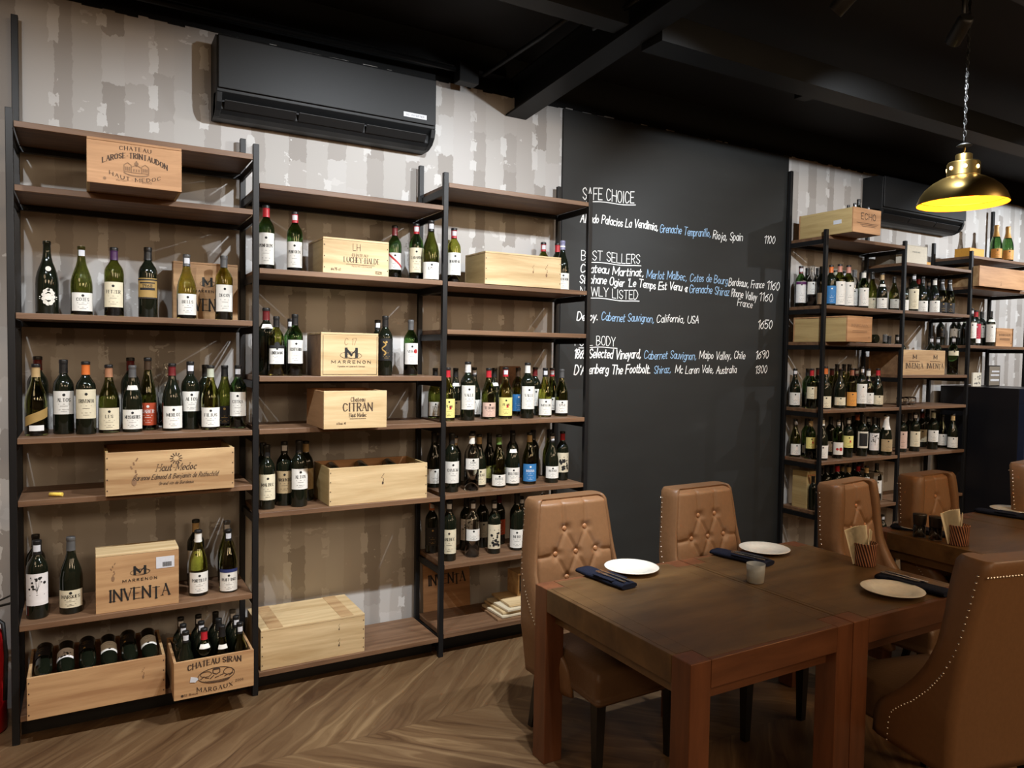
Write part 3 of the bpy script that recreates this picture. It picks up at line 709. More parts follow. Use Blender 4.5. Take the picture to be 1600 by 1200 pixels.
BOTTLES = [
 (0.125, 0.15, 1.876, 0.331, 'G', 'k', '', '', 'crest', 0.1, 0.38, '', 'slope-shouldered dark bottle with ornate label, first from left, third shelf, near left bay', 'u1s3'),
 (0.259, 0.15, 1.876, 0.319, 'G', 'o', '', 't', 'white', 0.07, 0.33, 'COTES', 'slope-shouldered olive bottle with white label, second from left, third shelf, near left bay', 'u1s3'),
 (0.391, 0.15, 1.876, 0.324, 'B', 'o', 'purple', '', 'cream', 0.14, 0.5, 'FETZER', 'straight-shouldered olive bottle with purple capsule, cream label, third from left, third shelf, near left bay', 'u1s3'),
 (0.534, 0.15, 1.876, 0.337, 'B', 'k', 'black', '', 'gold', 0.27, 0.56, '1968', 'straight-shouldered dark bottle with black capsule, gold label, fourth from left, third shelf, near left bay', 'u1s3'),
 (0.704, 0.15, 1.876, 0.317, 'G', 'y', 'grey', 't', 'white', 0.07, 0.39, 'BELLS', 'slope-shouldered yellow-green bottle with grey capsule, white label, fifth from left, third shelf, near left bay', 'u1s3'),
 (0.876, 0.15, 1.876, 0.324, 'B', 'y', 'grey', '', 'white', 0.14, 0.55, 'DECOY', 'straight-shouldered yellow-green bottle with grey capsule, white label, sixth from left, third shelf, near left bay', 'u1s3'),
 (0.081, 0.1, 1.338, 0.317, 'G', 'o', 'tan', '', 'gold', 0.2, 0.45, '', 'slope-shouldered olive bottle with tan capsule, gold label, first from left, fourth shelf, near left bay', 'u1s4'),
 (0.08, 0.27, 1.338, 0.349, 'B', 'k', 'maroon', '', '', 0, 0, '', 'straight-shouldered dark bottle with maroon capsule, second from left, fourth shelf, near left bay', 'u1s4'),
 (0.185, 0.14, 1.338, 0.337, 'B', 'k', 'black', '', 'white', 0.27, 0.58, 'ALTOS', 'straight-shouldered dark bottle with black capsule, white label, third from left, fourth shelf, near left bay', 'u1s4'),
 (0.273, 0.09, 1.338, 0.33, 'B', 'k', 'orange', '', 'cream', 0.22, 0.62, 'TRIVENTO', 'straight-shouldered dark bottle with orange capsule, cream label, fourth from left, fourth shelf, near left bay', 'u1s4'),
 (0.366, 0.12, 1.338, 0.315, 'G', 'o', 'copper', '', 'cream', 0.05, 0.37, 'LES', 'slope-shouldered olive bottle with copper capsule, cream label, fifth from left, fourth shelf, near left bay', 'u1s4'),
 (0.464, 0.29, 1.338, 0.347, 'B', 'k', 'maroon', '', '', 0, 0, '', 'straight-shouldered dark bottle with maroon capsule, sixth from left, fourth shelf, near left bay', 'u1s4'),
 (0.464, 0.12, 1.338, 0.313, 'G', 'k', 'grey', 'n', 'white', 0.05, 0.34, 'MESSAGERES', 'slope-shouldered dark bottle with grey capsule, white label, seventh from left, fourth shelf, near left bay', 'u1s4'),
 (0.534, 0.19, 1.338, 0.349, 'H', 'o', 'brown', '', 'red', 0.07, 0.38, 'SABER', 'tall-necked olive bottle with brown capsule, red label, eighth from left, fourth shelf, near left bay', 'u1s4'),
 (0.626, 0.3, 1.338, 0.32, 'K', 'c', '', '', '', 0, 0, '', 'clear-glass bottle with bare neck, ninth from left, fourth shelf, near left bay', 'u1s4'),
 (0.635, 0.12, 1.338, 0.323, 'G', 'k', 'maroon', '', 'white', 0.04, 0.37, 'MERLOT', 'slope-shouldered dark bottle with maroon capsule, white label, tenth from left, fourth shelf, near left bay', 'u1s4'),
 (0.721, 0.16, 1.338, 0.333, 'B', 'k', 'black', 't', 'white', 0.27, 0.56, 'ALTOS', 'straight-shouldered dark bottle with black capsule, white label, eleventh from left, fourth shelf, near left bay', 'u1s4'),
 (0.806, 0.28, 1.338, 0.315, 'B', 'k', 'black', '', '', 0, 0, '', 'straight-shouldered dark bottle with black capsule, twelfth from left, fourth shelf, near left bay', 'u1s4'),
 (0.806, 0.1, 1.338, 0.315, 'G', 'y', 'silver', '', 'white', 0.05, 0.35, 'FILIUS', 'slope-shouldered yellow-green bottle with silver capsule, white label, thirteenth from left, fourth shelf, near left bay', 'u1s4'),
 (0.887, 0.2, 1.338, 0.314, 'G', 'o', 'black', '', 'black', 0.06, 0.35, '', 'slope-shouldered olive bottle with black capsule, black label, fourteenth from left, fourth shelf, near left bay', 'u1s4'),
 (0.939, 0.12, 1.338, 0.316, 'B', 'g', 'black', 't', 'white', 0.2, 0.58, 'CITRA', 'straight-shouldered green bottle with black capsule, white label, fifteenth from left, fourth shelf, near left bay', 'u1s4'),
 (0.062, 0.33, 0.523, 0.321, 'B', 'k', 'black', '', 'pink', 0.15, 0.5, '', 'straight-shouldered dark bottle with black capsule, pink label, first from left, sixth shelf, near left bay', 'u1s6'),
 (0.079, 0.09, 0.523, 0.346, 'B', 'k', 'black', 't', 'floral', 0.18, 0.59, '', 'straight-shouldered dark bottle with black capsule, dotted label, second from left, sixth shelf, near left bay', 'u1s6'),
 (0.209, 0.1, 0.523, 0.345, 'G', 'k', 'grey', '', 'cream', 0.09, 0.32, 'MARQUES', 'slope-shouldered dark bottle with grey capsule, cream label, third from left, sixth shelf, near left bay', 'u1s6'),
 (0.758, 0.27, 0.523, 0.335, 'B', 'k', 'tan', '', 'white', 0.2, 0.55, '', 'straight-shouldered dark bottle with tan capsule, white label, fourth from left, sixth shelf, near left bay', 'u1s6'),
 (0.749, 0.1, 0.523, 0.319, 'G', 'y', 'white', '', 'white', 0.05, 0.37, 'PORTILLO', 'slope-shouldered yellow-green bottle with white capsule, white label, fifth from left, sixth shelf, near left bay', 'u1s6'),
 (0.906, 0.25, 0.523, 0.319, 'G', 'o', 'grey', 't', '', 0, 0, '', 'slope-shouldered olive bottle with grey capsule, sixth from left, sixth shelf, near left bay', 'u1s6'),
 (0.888, 0.09, 0.523, 0.31, 'G', 'o', 'black', 't', 'navywhite', 0.03, 0.33, 'RUFFINO', 'slope-shouldered olive bottle with black capsule, navy label, seventh from left, sixth shelf, near left bay', 'u1s6'),
 (1.074, 0.12, 2.136, 0.331, 'B', 'g', 'red', '', 'white', 0.09, 0.57, 'PENFOLDS', 'straight-shouldered green bottle with red capsule, white label, first from left, second shelf, near middle bay', 'u2s2'),
 (1.219, 0.12, 2.136, 0.314, 'B', 'g', 'red', 't', 'white', 0.08, 0.5, 'PENFOLDS', 'straight-shouldered green bottle with red capsule, white label, second from left, second shelf, near middle bay', 'u2s2'),
 (1.797, 0.2, 2.136, 0.312, 'B', 'g', 'maroon', '', 'sash', 0.2, 0.5, '', 'straight-shouldered green bottle with maroon capsule, red-striped label, third from left, second shelf, near middle bay', 'u2s2'),
 (1.896, 0.12, 2.136, 0.321, 'B', 'g', 'red', 't', 'cream', 0.14, 0.57, 'LAGARDE', 'straight-shouldered green bottle with red capsule, cream label, fourth from left, second shelf, near middle bay', 'u2s2'),
 (1.954, 0.05, 2.136, 0.334, 'G', 'o', 'black', 't', 'white', 0.02, 0.3, '1253', 'slope-shouldered olive bottle with black capsule, white label, fifth from left, second shelf, near middle bay', 'u2s2'),
 (1.096, 0.22, 1.603, 0.35, 'B', 'k', 'maroon', 'n', '', 0, 0, '', 'straight-shouldered dark bottle with maroon capsule, first from left, third shelf, near middle bay', 'u2s3'),
 (1.122, 0.1, 1.603, 0.303, 'B', 'y', 'black', '', 'blackwhite', 0.2, 0.5, 'LINDEMANS', 'straight-shouldered yellow-green bottle with black capsule, black-topped label, second from left, third shelf, near middle bay', 'u2s3'),
 (1.236, 0.28, 1.603, 0.302, 'B', 'g', 'black', 't', '', 0, 0, '', 'straight-shouldered green bottle with black capsule, third from left, third shelf, near middle bay', 'u2s3'),
 (1.216, 0.1, 1.603, 0.318, 'B', 'g', 'black', '', 'white', 0.2, 0.58, 'ECHEVERRIA', 'straight-shouldered green bottle with black capsule, white label, fourth from left, third shelf, near middle bay', 'u2s3'),
 (1.735, 0.3, 1.603, 0.314, 'B', 'k', 'black', 't', '', 0, 0, '', 'straight-shouldered dark bottle with black capsule, fifth from left, third shelf, near middle bay', 'u2s3'),
 (1.723, 0.14, 1.603, 0.33, 'B', 'k', 'black', '', 'blackgold', 0.25, 0.65, '', 'straight-shouldered dark bottle with black capsule, black-and-gold label, sixth from left, third shelf, near middle bay', 'u2s3'),
 (1.876, 0.14, 1.603, 0.314, 'B', 'g', 'grey', '', 'seal', 0.2, 0.58, 'VERAL', 'straight-shouldered green bottle with grey capsule, red-sealed label, seventh from left, third shelf, near middle bay', 'u2s3'),
 (1.077, 0.2, 0.922, 0.325, 'B', 'k', 'black', '', '', 0, 0, '', 'straight-shouldered dark bottle with black capsule, first from left, fifth shelf, near middle bay', 'u2s5'),
 (1.074, 0.09, 0.922, 0.327, 'B', 'k', 'black', '', 'cream', 0.15, 0.55, 'MALBEC', 'straight-shouldered dark bottle with black capsule, cream label, second from left, fifth shelf, near middle bay', 'u2s5'),
 (1.175, 0.148, 0.922, 0.333, 'B', 'k', 'black', 't', 'tan', 0.2, 0.55, 'ARGENTO', 'straight-shouldered dark bottle with black capsule, tan label, third from left, fifth shelf, near middle bay', 'u2s5'),
 (1.237, 0.088, 0.922, 0.343, 'B', 'k', 'black', '', 'white', 0.27, 0.58, 'ALTOS', 'straight-shouldered dark bottle with black capsule, white label, fourth from left, fifth shelf, near middle bay', 'u2s5'),
 (1.306, 0.22, 0.922, 0.322, 'B', 'k', 'tan', '', 'tan', 0.2, 0.55, '', 'straight-shouldered dark bottle with tan capsule, tan label, fifth from left, fifth shelf, near middle bay', 'u2s5'),
 (2.162, 0.28, 2.133, 0.278, 'B', 'o', '', '', '', 0, 0, '', 'straight-shouldered olive bottle with bare neck, first from left, second shelf, near right bay', 'u3s2'),
 (2.12, 0.1, 2.133, 0.318, 'B', 'y', 'red', 't', 'white', 0.15, 0.55, 'BEAU RIVAGE', 'straight-shouldered yellow-green bottle with red capsule, white label, second from left, second shelf, near right bay', 'u3s2'),
 (2.855, 0.3, 2.133, 0.326, 'B', 'o', 'red', 't', '', 0, 0, '', 'straight-shouldered olive bottle with red capsule, third from left, second shelf, near right bay', 'u3s2'),
 (2.951, 0.28, 2.133, 0.328, 'B', 'k', 'red', '', '', 0, 0, '', 'straight-shouldered dark bottle with red capsule, fourth from left, second shelf, near right bay', 'u3s2'),
 (2.878, 0.11, 2.133, 0.315, 'G', 'k', 'stripe', '', 'white', 0.03, 0.35, 'VACHERON', 'slope-shouldered dark bottle with striped capsule, white label, fifth from left, second shelf, near right bay', 'u3s2'),
 (2.083, 0.26, 1.343, 0.299, 'G', 'o', 'black', '', 'white', 0.05, 0.33, '1253', 'slope-shouldered olive bottle with black capsule, white label, first from left, fourth shelf, near right bay', 'u3s4'),
 (2.086, 0.09, 1.343, 0.305, 'G', 'y', 'red', '', 'yellow', 0.06, 0.45, 'PLAN', 'slope-shouldered yellow-green bottle with red capsule, yellow label, second from left, fourth shelf, near right bay', 'u3s4'),
 (2.218, 0.26, 1.343, 0.3, 'G', 'k', 'black', 'n', 'tan', 0.06, 0.35, '', 'slope-shouldered dark bottle with black capsule, tan label, third from left, fourth shelf, near right bay', 'u3s4'),
 (2.206, 0.07, 1.343, 0.34, 'B', 'k', 'white', '', 'white', 0.19, 0.6, 'VALLE', 'straight-shouldered dark bottle with white capsule, white label, fourth from left, fourth shelf, near right bay', 'u3s4'),
 (2.349, 0.27, 1.343, 0.304, 'G', 'k', 'black', 't', 'white', 0.06, 0.35, '', 'slope-shouldered dark bottle with black capsule, white label, fifth from left, fourth shelf, near right bay', 'u3s4'),
 (2.36, 0.1, 1.343, 0.303, 'G', 'o', 'red', '', 'pink', 0.05, 0.33, 'TETRAMY', 'slope-shouldered olive bottle with red capsule, pink label, sixth from left, fourth shelf, near right bay', 'u3s4'),
 (2.485, 0.26, 1.343, 0.301, 'G', 'k', 'black', 'n', '', 0, 0, '', 'slope-shouldered dark bottle with black capsule, seventh from left, fourth shelf, near right bay', 'u3s4'),
 (2.475, 0.1, 1.343, 0.309, 'G', 'y', 'red', 't', 'yellow', 0.06, 0.43, 'PLAN', 'slope-shouldered yellow-green bottle with red capsule, yellow label, eighth from left, fourth shelf, near right bay', 'u3s4'),
 (2.651, 0.25, 1.343, 0.304, 'B', 'o', 'brown', '', 'blue', 0.1, 0.45, '', 'straight-shouldered olive bottle with brown capsule, blue label, ninth from left, fourth shelf, near right bay', 'u3s4'),
 (2.619, 0.08, 1.343, 0.337, 'B', 'k', 'white', '', 'white', 0.17, 0.58, 'VALLE', 'straight-shouldered dark bottle with white capsule, white label, tenth from left, fourth shelf, near right bay', 'u3s4'),
 (2.777, 0.25, 1.343, 0.307, 'B', 'k', 'maroon', '', 'white', 0.2, 0.55, '', 'straight-shouldered dark bottle with maroon capsule, white label, eleventh from left, fourth shelf, near right bay', 'u3s4'),
 (2.772, 0.12, 1.343, 0.306, 'G', 'y', 'black', 't', 'white', 0.04, 0.37, 'MOULIN', 'slope-shouldered yellow-green bottle with black capsule, white label, twelfth from left, fourth shelf, near right bay', 'u3s4'),
 (2.92, 0.27, 1.343, 0.303, 'G', 'o', 'red', 't', 'white', 0.1, 0.37, '', 'slope-shouldered olive bottle with red capsule, white label, thirteenth from left, fourth shelf, near right bay', 'u3s4'),
 (2.903, 0.13, 1.343, 0.298, 'G', 'o', 'grey', '', 'white', 0.07, 0.34, '1253', 'slope-shouldered olive bottle with grey capsule, white label, fourteenth from left, fourth shelf, near right bay', 'u3s4'),
 (2.082, 0.262, 0.929, 0.33, 'G', 'k', 'black', '', 'white', 0.08, 0.34, '', 'slope-shouldered dark bottle with black capsule, white label, first from left, fifth shelf, near right bay', 'u3s5'),
 (2.137, 0.332, 0.929, 0.301, 'B', 'k', 'black', '', '', 0, 0, '', 'straight-shouldered dark bottle with black capsule, second from left, fifth shelf, near right bay', 'u3s5'),
 (2.112, 0.08, 0.929, 0.339, 'B', 'k', 'black', '', 'white', 0.16, 0.53, 'CHATEAU', 'straight-shouldered dark bottle with black capsule, white label, third from left, fifth shelf, near right bay', 'u3s5'),
 (2.21, 0.24, 0.929, 0.304, 'B', 'k', 'tan', 't', '', 0, 0, '', 'straight-shouldered dark bottle with tan capsule, fourth from left, fifth shelf, near right bay', 'u3s5'),
 (2.238, 0.07, 0.929, 0.335, 'K', 'c', 'white', '', 'white', 0.38, 0.57, 'GIN', 'clear-glass bottle with white capsule, white label, fifth from left, fifth shelf, near right bay', 'u3s5'),
 (2.351, 0.28, 0.929, 0.322, 'B', 'k', 'black', '', '', 0, 0, '', 'straight-shouldered dark bottle with black capsule, sixth from left, fifth shelf, near right bay', 'u3s5'),
 (2.333, 0.16, 0.929, 0.315, 'G', 'k', 'tan', '', 'cream', 0.05, 0.35, 'SYRAH', 'slope-shouldered dark bottle with tan capsule, cream label, seventh from left, fifth shelf, near right bay', 'u3s5'),
 (2.462, 0.27, 0.929, 0.308, 'G', 'k', 'black', '', 'olive', 0.1, 0.35, '', 'slope-shouldered dark bottle with black capsule, olive label, eighth from left, fifth shelf, near right bay', 'u3s5'),
 (2.436, 0.1, 0.929, 0.315, 'G', 'o', 'green', '', 'white', 0.04, 0.25, 'CUVEE', 'slope-shouldered olive bottle with green capsule, white label, ninth from left, fifth shelf, near right bay', 'u3s5'),
 (2.635, 0.28, 0.929, 0.317, 'B', 'k', 'black', '', '', 0, 0, '', 'straight-shouldered dark bottle with black capsule, tenth from left, fifth shelf, near right bay', 'u3s5'),
 (2.544, 0.12, 0.929, 0.318, 'G', 'k', 'black', 'n', 'white', 0.05, 0.35, 'BELLEVILLE', 'slope-shouldered dark bottle with black capsule, white label, eleventh from left, fifth shelf, near right bay', 'u3s5'),
 (2.665, 0.12, 0.929, 0.317, 'G', 'o', 'tan', '', 'blue', 0.06, 0.4, 'MATUA', 'slope-shouldered olive bottle with tan capsule, blue label, twelfth from left, fifth shelf, near right bay', 'u3s5'),
 (2.789, 0.28, 0.929, 0.313, 'B', 'k', 'black', '', '', 0, 0, '', 'straight-shouldered dark bottle with black capsule, thirteenth from left, fifth shelf, near right bay', 'u3s5'),
 (2.927, 0.3, 0.929, 0.31, 'G', 'o', 'black', '', '', 0, 0, '', 'slope-shouldered olive bottle with black capsule, fourteenth from left, fifth shelf, near right bay', 'u3s5'),
 (2.819, 0.1, 0.929, 0.309, 'G', 'k', 'black', 't', 'white', 0.1, 0.34, 'ROSSO', 'slope-shouldered dark bottle with black capsule, white label, fifteenth from left, fifth shelf, near right bay', 'u3s5'),
 (2.931, 0.15, 0.929, 0.312, 'B', 'k', 'red', '', 'picture', 0.17, 0.57, '', 'straight-shouldered dark bottle with red capsule, pictorial label, sixteenth from left, fifth shelf, near right bay', 'u3s5'),
 (2.08, 0.28, 0.529, 0.313, 'B', 'k', 'orange', 't', 'black', 0.15, 0.5, '', 'straight-shouldered dark bottle with orange capsule, black label, first from left, sixth shelf, near right bay', 'u3s6'),
 (2.101, 0.08, 0.529, 0.35, 'B', 'k', 'black', 't', 'cream', 0.13, 0.53, 'MALBEC', 'straight-shouldered dark bottle with black capsule, cream label, second from left, sixth shelf, near right bay', 'u3s6'),
 (2.293, 0.24, 0.529, 0.326, 'B', 'k', 'black', '', 'floral', 0.2, 0.6, '', 'straight-shouldered dark bottle with black capsule, dotted label, third from left, sixth shelf, near right bay', 'u3s6'),
 (2.259, 0.09, 0.529, 0.335, 'K', 'c', 'brown', 't', 'white', 0.3, 0.5, '', 'clear-glass bottle with brown capsule, white label, fourth from left, sixth shelf, near right bay', 'u3s6'),
 (2.414, 0.26, 0.529, 0.325, 'B', 'k', 'brown', '', 'greyl', 0.2, 0.5, '', 'straight-shouldered dark bottle with brown capsule, grey label, fifth from left, sixth shelf, near right bay', 'u3s6'),
 (2.411, 0.1, 0.529, 0.318, 'B', 'k', 'black', 't', 'picture', 0.1, 0.56, '', 'straight-shouldered dark bottle with black capsule, pictorial label, sixth from left, sixth shelf, near right bay', 'u3s6'),
 (2.544, 0.28, 0.529, 0.319, 'B', 'k', 'maroon', '', 'red', 0.2, 0.5, '', 'straight-shouldered dark bottle with maroon capsule, red label, seventh from left, sixth shelf, near right bay', 'u3s6'),
 (2.576, 0.11, 0.529, 0.35, 'B', 'k', 'black', '', 'white', 0.05, 0.37, 'NERO', 'straight-shouldered dark bottle with black capsule, white label, eighth from left, sixth shelf, near right bay', 'u3s6'),
 (2.692, 0.25, 0.529, 0.292, 'B', 'k', 'black', 't', '', 0, 0, '', 'straight-shouldered dark bottle with black capsule, ninth from left, sixth shelf, near right bay', 'u3s6'),
 (2.85, 0.24, 0.529, 0.297, 'B', 'k', 'black', 't', '', 0, 0, '', 'straight-shouldered dark bottle with black capsule, tenth from left, sixth shelf, near right bay', 'u3s6'),
 (5.311, 0.276, 2.151, 0.33, 'B', 'g', 'maroon', 't', 'violet', 0.1, 0.63, '', 'straight-shouldered green bottle with maroon capsule, purple-topped label, first from left, second shelf, far left bay', 'a2'),
 (5.401, 0.286, 2.151, 0.322, 'B', 'k', 'black', '', '', 0, 0, '', 'straight-shouldered dark bottle with black capsule, second from left, second shelf, far left bay', 'a2'),
 (5.363, 0.206, 2.151, 0.332, 'K', 'c', '', '', 'white', 0.3, 0.63, '', 'clear-glass bottle with white label, third from left, second shelf, far left bay', 'a2'),
 (5.524, 0.28, 2.151, 0.33, 'B', 'k', 'black', '', '', 0, 0, '', 'straight-shouldered dark bottle with black capsule, fourth from left, second shelf, far left bay', 'a2'),
 (5.358, 0.116, 2.151, 0.316, 'B', 'k', 'black', '', 'white', 0.05, 0.33, '', 'straight-shouldered dark bottle with black capsule, white label, fifth from left, second shelf, far left bay', 'a2'),
 (5.477, 0.12, 2.151, 0.335, 'B', 'k', 'orange', '', 'blue', 0.08, 0.5, '', 'straight-shouldered dark bottle with orange capsule, blue label, sixth from left, second shelf, far left bay', 'a2'),
 (5.748, 0.28, 2.151, 0.325, 'B', 'k', 'silver', '', '', 0, 0, '', 'straight-shouldered dark bottle with silver capsule, seventh from left, second shelf, far left bay', 'a2'),
 (5.586, 0.12, 2.151, 0.35, 'B', 'o', 'pink', '', 'white', 0.06, 0.6, '', 'straight-shouldered olive bottle with pink capsule, white label, eighth from left, second shelf, far left bay', 'a2'),
 (5.893, 0.298, 2.151, 0.331, 'B', 'k', 'black', 't', '', 0, 0, '', 'straight-shouldered dark bottle with black capsule, ninth from left, second shelf, far left bay', 'a2'),
 (5.696, 0.12, 2.151, 0.35, 'B', 'o', 'pink', '', 'white', 0.06, 0.6, '', 'straight-shouldered olive bottle with pink capsule, white label, tenth from left, second shelf, far left bay', 'a2'),
 (5.895, 0.208, 2.151, 0.335, 'K', 'c', 'grey', '', 'white', 0.1, 0.52, '', 'clear-glass bottle with grey capsule, white label, eleventh from left, second shelf, far left bay', 'a2'),
 (6.106, 0.29, 2.151, 0.334, 'B', 'k', 'black', '', '', 0, 0, '', 'straight-shouldered dark bottle with black capsule, twelfth from left, second shelf, far left bay', 'a2'),
 (5.883, 0.11, 2.151, 0.316, 'B', 'g', 'white', '', 'white', 0.08, 0.55, '', 'straight-shouldered green bottle with white capsule, white label, thirteenth from left, second shelf, far left bay', 'a2'),
 (6.116, 0.194, 2.151, 0.331, 'G', 'o', 'black', '', 'cream', 0.05, 0.33, '', 'slope-shouldered olive bottle with black capsule, cream label, fourteenth from left, second shelf, far left bay', 'a2'),
 (6.106, 0.094, 2.151, 0.311, 'G', 'k', 'tan', 'n', 'white', 0.05, 0.33, '', 'slope-shouldered dark bottle with tan capsule, white label, fifteenth from left, second shelf, far left bay', 'a2'),
 (6.19, 0.04, 2.151, 0.283, 'G', 'o', 'black', '', 'greyl', 0.06, 0.33, '', 'slope-shouldered olive bottle with black capsule, grey label, sixteenth from left, second shelf, far left bay', 'a2'),
 (6.487, 0.14, 2.154, 0.282, 'G', 'k', 'black', '', 'white', 0.05, 0.37, '', 'slope-shouldered dark bottle with black capsule, white label, first from left, second shelf, far middle bay', 'b2'),
 (6.803, 0.28, 2.154, 0.325, 'B', 'k', 'black', '', '', 0, 0, '', 'straight-shouldered dark bottle with black capsule, second from left, second shelf, far middle bay', 'b2'),
 (6.576, 0.11, 2.154, 0.336, 'B', 'k', 'black', 't', 'cream', 0.08, 0.6, '', 'straight-shouldered dark bottle with black capsule, cream label, third from left, second shelf, far middle bay', 'b2'),
 (6.937, 0.29, 2.154, 0.34, 'B', 'k', 'red', '', '', 0, 0, '', 'straight-shouldered dark bottle with red capsule, fourth from left, second shelf, far middle bay', 'b2'),
 (6.723, 0.12, 2.154, 0.321, 'G', 'k', 'black', '', 'white', 0.04, 0.33, '', 'slope-shouldered dark bottle with black capsule, white label, fifth from left, second shelf, far middle bay', 'b2'),
 (7.049, 0.26, 2.154, 0.316, 'G', 'k', 'black', 't', 'greyl', 0.05, 0.33, '', 'slope-shouldered dark bottle with black capsule, grey label, sixth from left, second shelf, far middle bay', 'b2'),
 (6.926, 0.13, 2.154, 0.318, 'G', 'k', 'white', '', 'white', 0.05, 0.37, '', 'slope-shouldered dark bottle with white capsule, white label, seventh from left, second shelf, far middle bay', 'b2'),
 (7.022, 0.12, 2.154, 0.32, 'C', 'o', 'black', 't', 'black', 0.06, 0.33, '', 'champagne-style olive bottle with black capsule, black label, eighth from left, second shelf, far middle bay', 'b2'),
 (7.143, 0.12, 2.154, 0.322, 'C', 'o', 'black', 't', 'black', 0.06, 0.33, '', 'champagne-style olive bottle with black capsule, black label, ninth from left, second shelf, far middle bay', 'b2'),
 (5.332, 0.32, 1.334, 0.316, 'G', 'k', 'black', 't', 'white', 0.06, 0.38, '', 'slope-shouldered dark bottle with black capsule, white label, first from left, fourth shelf, far left bay', 'a4'),
 (5.424, 0.27, 1.334, 0.317, 'B', 'g', 'black', '', '', 0, 0, '', 'straight-shouldered green bottle with black capsule, second from left, fourth shelf, far left bay', 'a4'),
 (5.323, 0.15, 1.334, 0.32, 'B', 'g', 'red', '', 'cream', 0.25, 0.55, '', 'straight-shouldered green bottle with red capsule, cream label, third from left, fourth shelf, far left bay', 'a4'),
 (5.564, 0.28, 1.334, 0.323, 'B', 'k', 'maroon', '', '', 0, 0, '', 'straight-shouldered dark bottle with maroon capsule, fourth from left, fourth shelf, far left bay', 'a4'),
 (5.41, 0.09, 1.334, 0.339, 'G', 'k', 'orange', '', 'cream', 0.03, 0.3, '', 'slope-shouldered dark bottle with orange capsule, cream label, fifth from left, fourth shelf, far left bay', 'a4'),
 (5.775, 0.306, 1.334, 0.318, 'B', 'o', 'maroon', '', '', 0, 0, '', 'straight-shouldered olive bottle with maroon capsule, sixth from left, fourth shelf, far left bay', 'a4'),
 (5.735, 0.226, 1.334, 0.357, 'H', 'o', 'black', '', '', 0, 0, '', 'tall-necked olive bottle with black capsule, seventh from left, fourth shelf, far left bay', 'a4'),
 (5.607, 0.1, 1.334, 0.322, 'G', 'k', 'black', '', 'cream', 0.08, 0.28, '', 'slope-shouldered dark bottle with black capsule, cream label, eighth from left, fourth shelf, far left bay', 'a4'),
 (5.926, 0.3, 1.334, 0.357, 'H', 'o', 'black', '', 'yellow', 0.5, 0.6, '', 'tall-necked olive bottle with black capsule, yellow label, ninth from left, fourth shelf, far left bay', 'a4'),
 (5.886, 0.22, 1.334, 0.358, 'H', 'o', 'black', '', '', 0, 0, '', 'tall-necked olive bottle with black capsule, tenth from left, fourth shelf, far left bay', 'a4'),
 (5.754, 0.1, 1.334, 0.325, 'B', 'o', 'pink', '', 'orange', 0.05, 0.4, '', 'straight-shouldered olive bottle with pink capsule, orange label, eleventh from left, fourth shelf, far left bay', 'a4'),
 (6.067, 0.28, 1.334, 0.319, 'B', 'k', 'maroon', 't', 'white', 0.1, 0.4, '', 'straight-shouldered dark bottle with maroon capsule, white label, twelfth from left, fourth shelf, far left bay', 'a4'),
 (5.883, 0.1, 1.334, 0.339, 'B', 'k', 'black', 't', 'white', 0.1, 0.58, '', 'straight-shouldered dark bottle with black capsule, white label, thirteenth from left, fourth shelf, far left bay', 'a4'),
 (6.031, 0.14, 1.334, 0.32, 'G', 'o', 'white', '', 'white', 0.08, 0.37, '', 'slope-shouldered olive bottle with white capsule, white label, fourteenth from left, fourth shelf, far left bay', 'a4'),
 (6.132, 0.12, 1.334, 0.324, 'G', 'k', 'red', '', 'cream', 0.06, 0.3, '', 'slope-shouldered dark bottle with red capsule, cream label, fifteenth from left, fourth shelf, far left bay', 'a4'),
 (5.331, 0.3, 0.926, 0.309, 'G', 'o', 'black', 't', 'white', 0.06, 0.35, '', 'slope-shouldered olive bottle with black capsule, white label, first from left, fifth shelf, far left bay', 'a5'),
 (5.443, 0.28, 0.926, 0.312, 'B', 'g', 'black', '', 'white', 0.1, 0.3, '', 'straight-shouldered green bottle with black capsule, white label, second from left, fifth shelf, far left bay', 'a5'),
 (5.343, 0.162, 0.926, 0.32, 'B', 'g', 'tan', '', 'yellow', 0.27, 0.55, '', 'straight-shouldered green bottle with tan capsule, yellow label, third from left, fifth shelf, far left bay', 'a5'),
 (5.381, 0.082, 0.926, 0.336, 'G', 'k', 'white', '', 'white', 0.05, 0.35, '', 'slope-shouldered dark bottle with white capsule, white label, fourth from left, fifth shelf, far left bay', 'a5'),
 (5.707, 0.25, 0.926, 0.323, 'B', 'k', 'black', '', 'white', 0.1, 0.37, '', 'straight-shouldered dark bottle with black capsule, white label, fifth from left, fifth shelf, far left bay', 'a5'),
 (5.59, 0.09, 0.926, 0.315, 'B', 'g', 'black', 't', 'dots', 0.1, 0.42, '', 'straight-shouldered green bottle with black capsule, red-dotted label, sixth from left, fifth shelf, far left bay', 'a5'),
 (5.912, 0.29, 0.926, 0.336, 'H', 'k', 'black', '', '', 0, 0, '', 'tall-necked dark bottle with black capsule, seventh from left, fifth shelf, far left bay', 'a5'),
 (5.73, 0.1, 0.926, 0.324, 'B', 'k', 'black', 't', 'yellow', 0.25, 0.55, '', 'straight-shouldered dark bottle with black capsule, yellow label, eighth from left, fifth shelf, far left bay', 'a5'),
 (6.111, 0.322, 0.926, 0.311, 'B', 'k', 'black', '', 'white', 0.2, 0.5, '', 'straight-shouldered dark bottle with black capsule, white label, ninth from left, fifth shelf, far left bay', 'a5'),
 (6.051, 0.242, 0.926, 0.347, 'B', 'k', 'orange', '', '', 0, 0, '', 'straight-shouldered dark bottle with orange capsule, tenth from left, fifth shelf, far left bay', 'a5'),
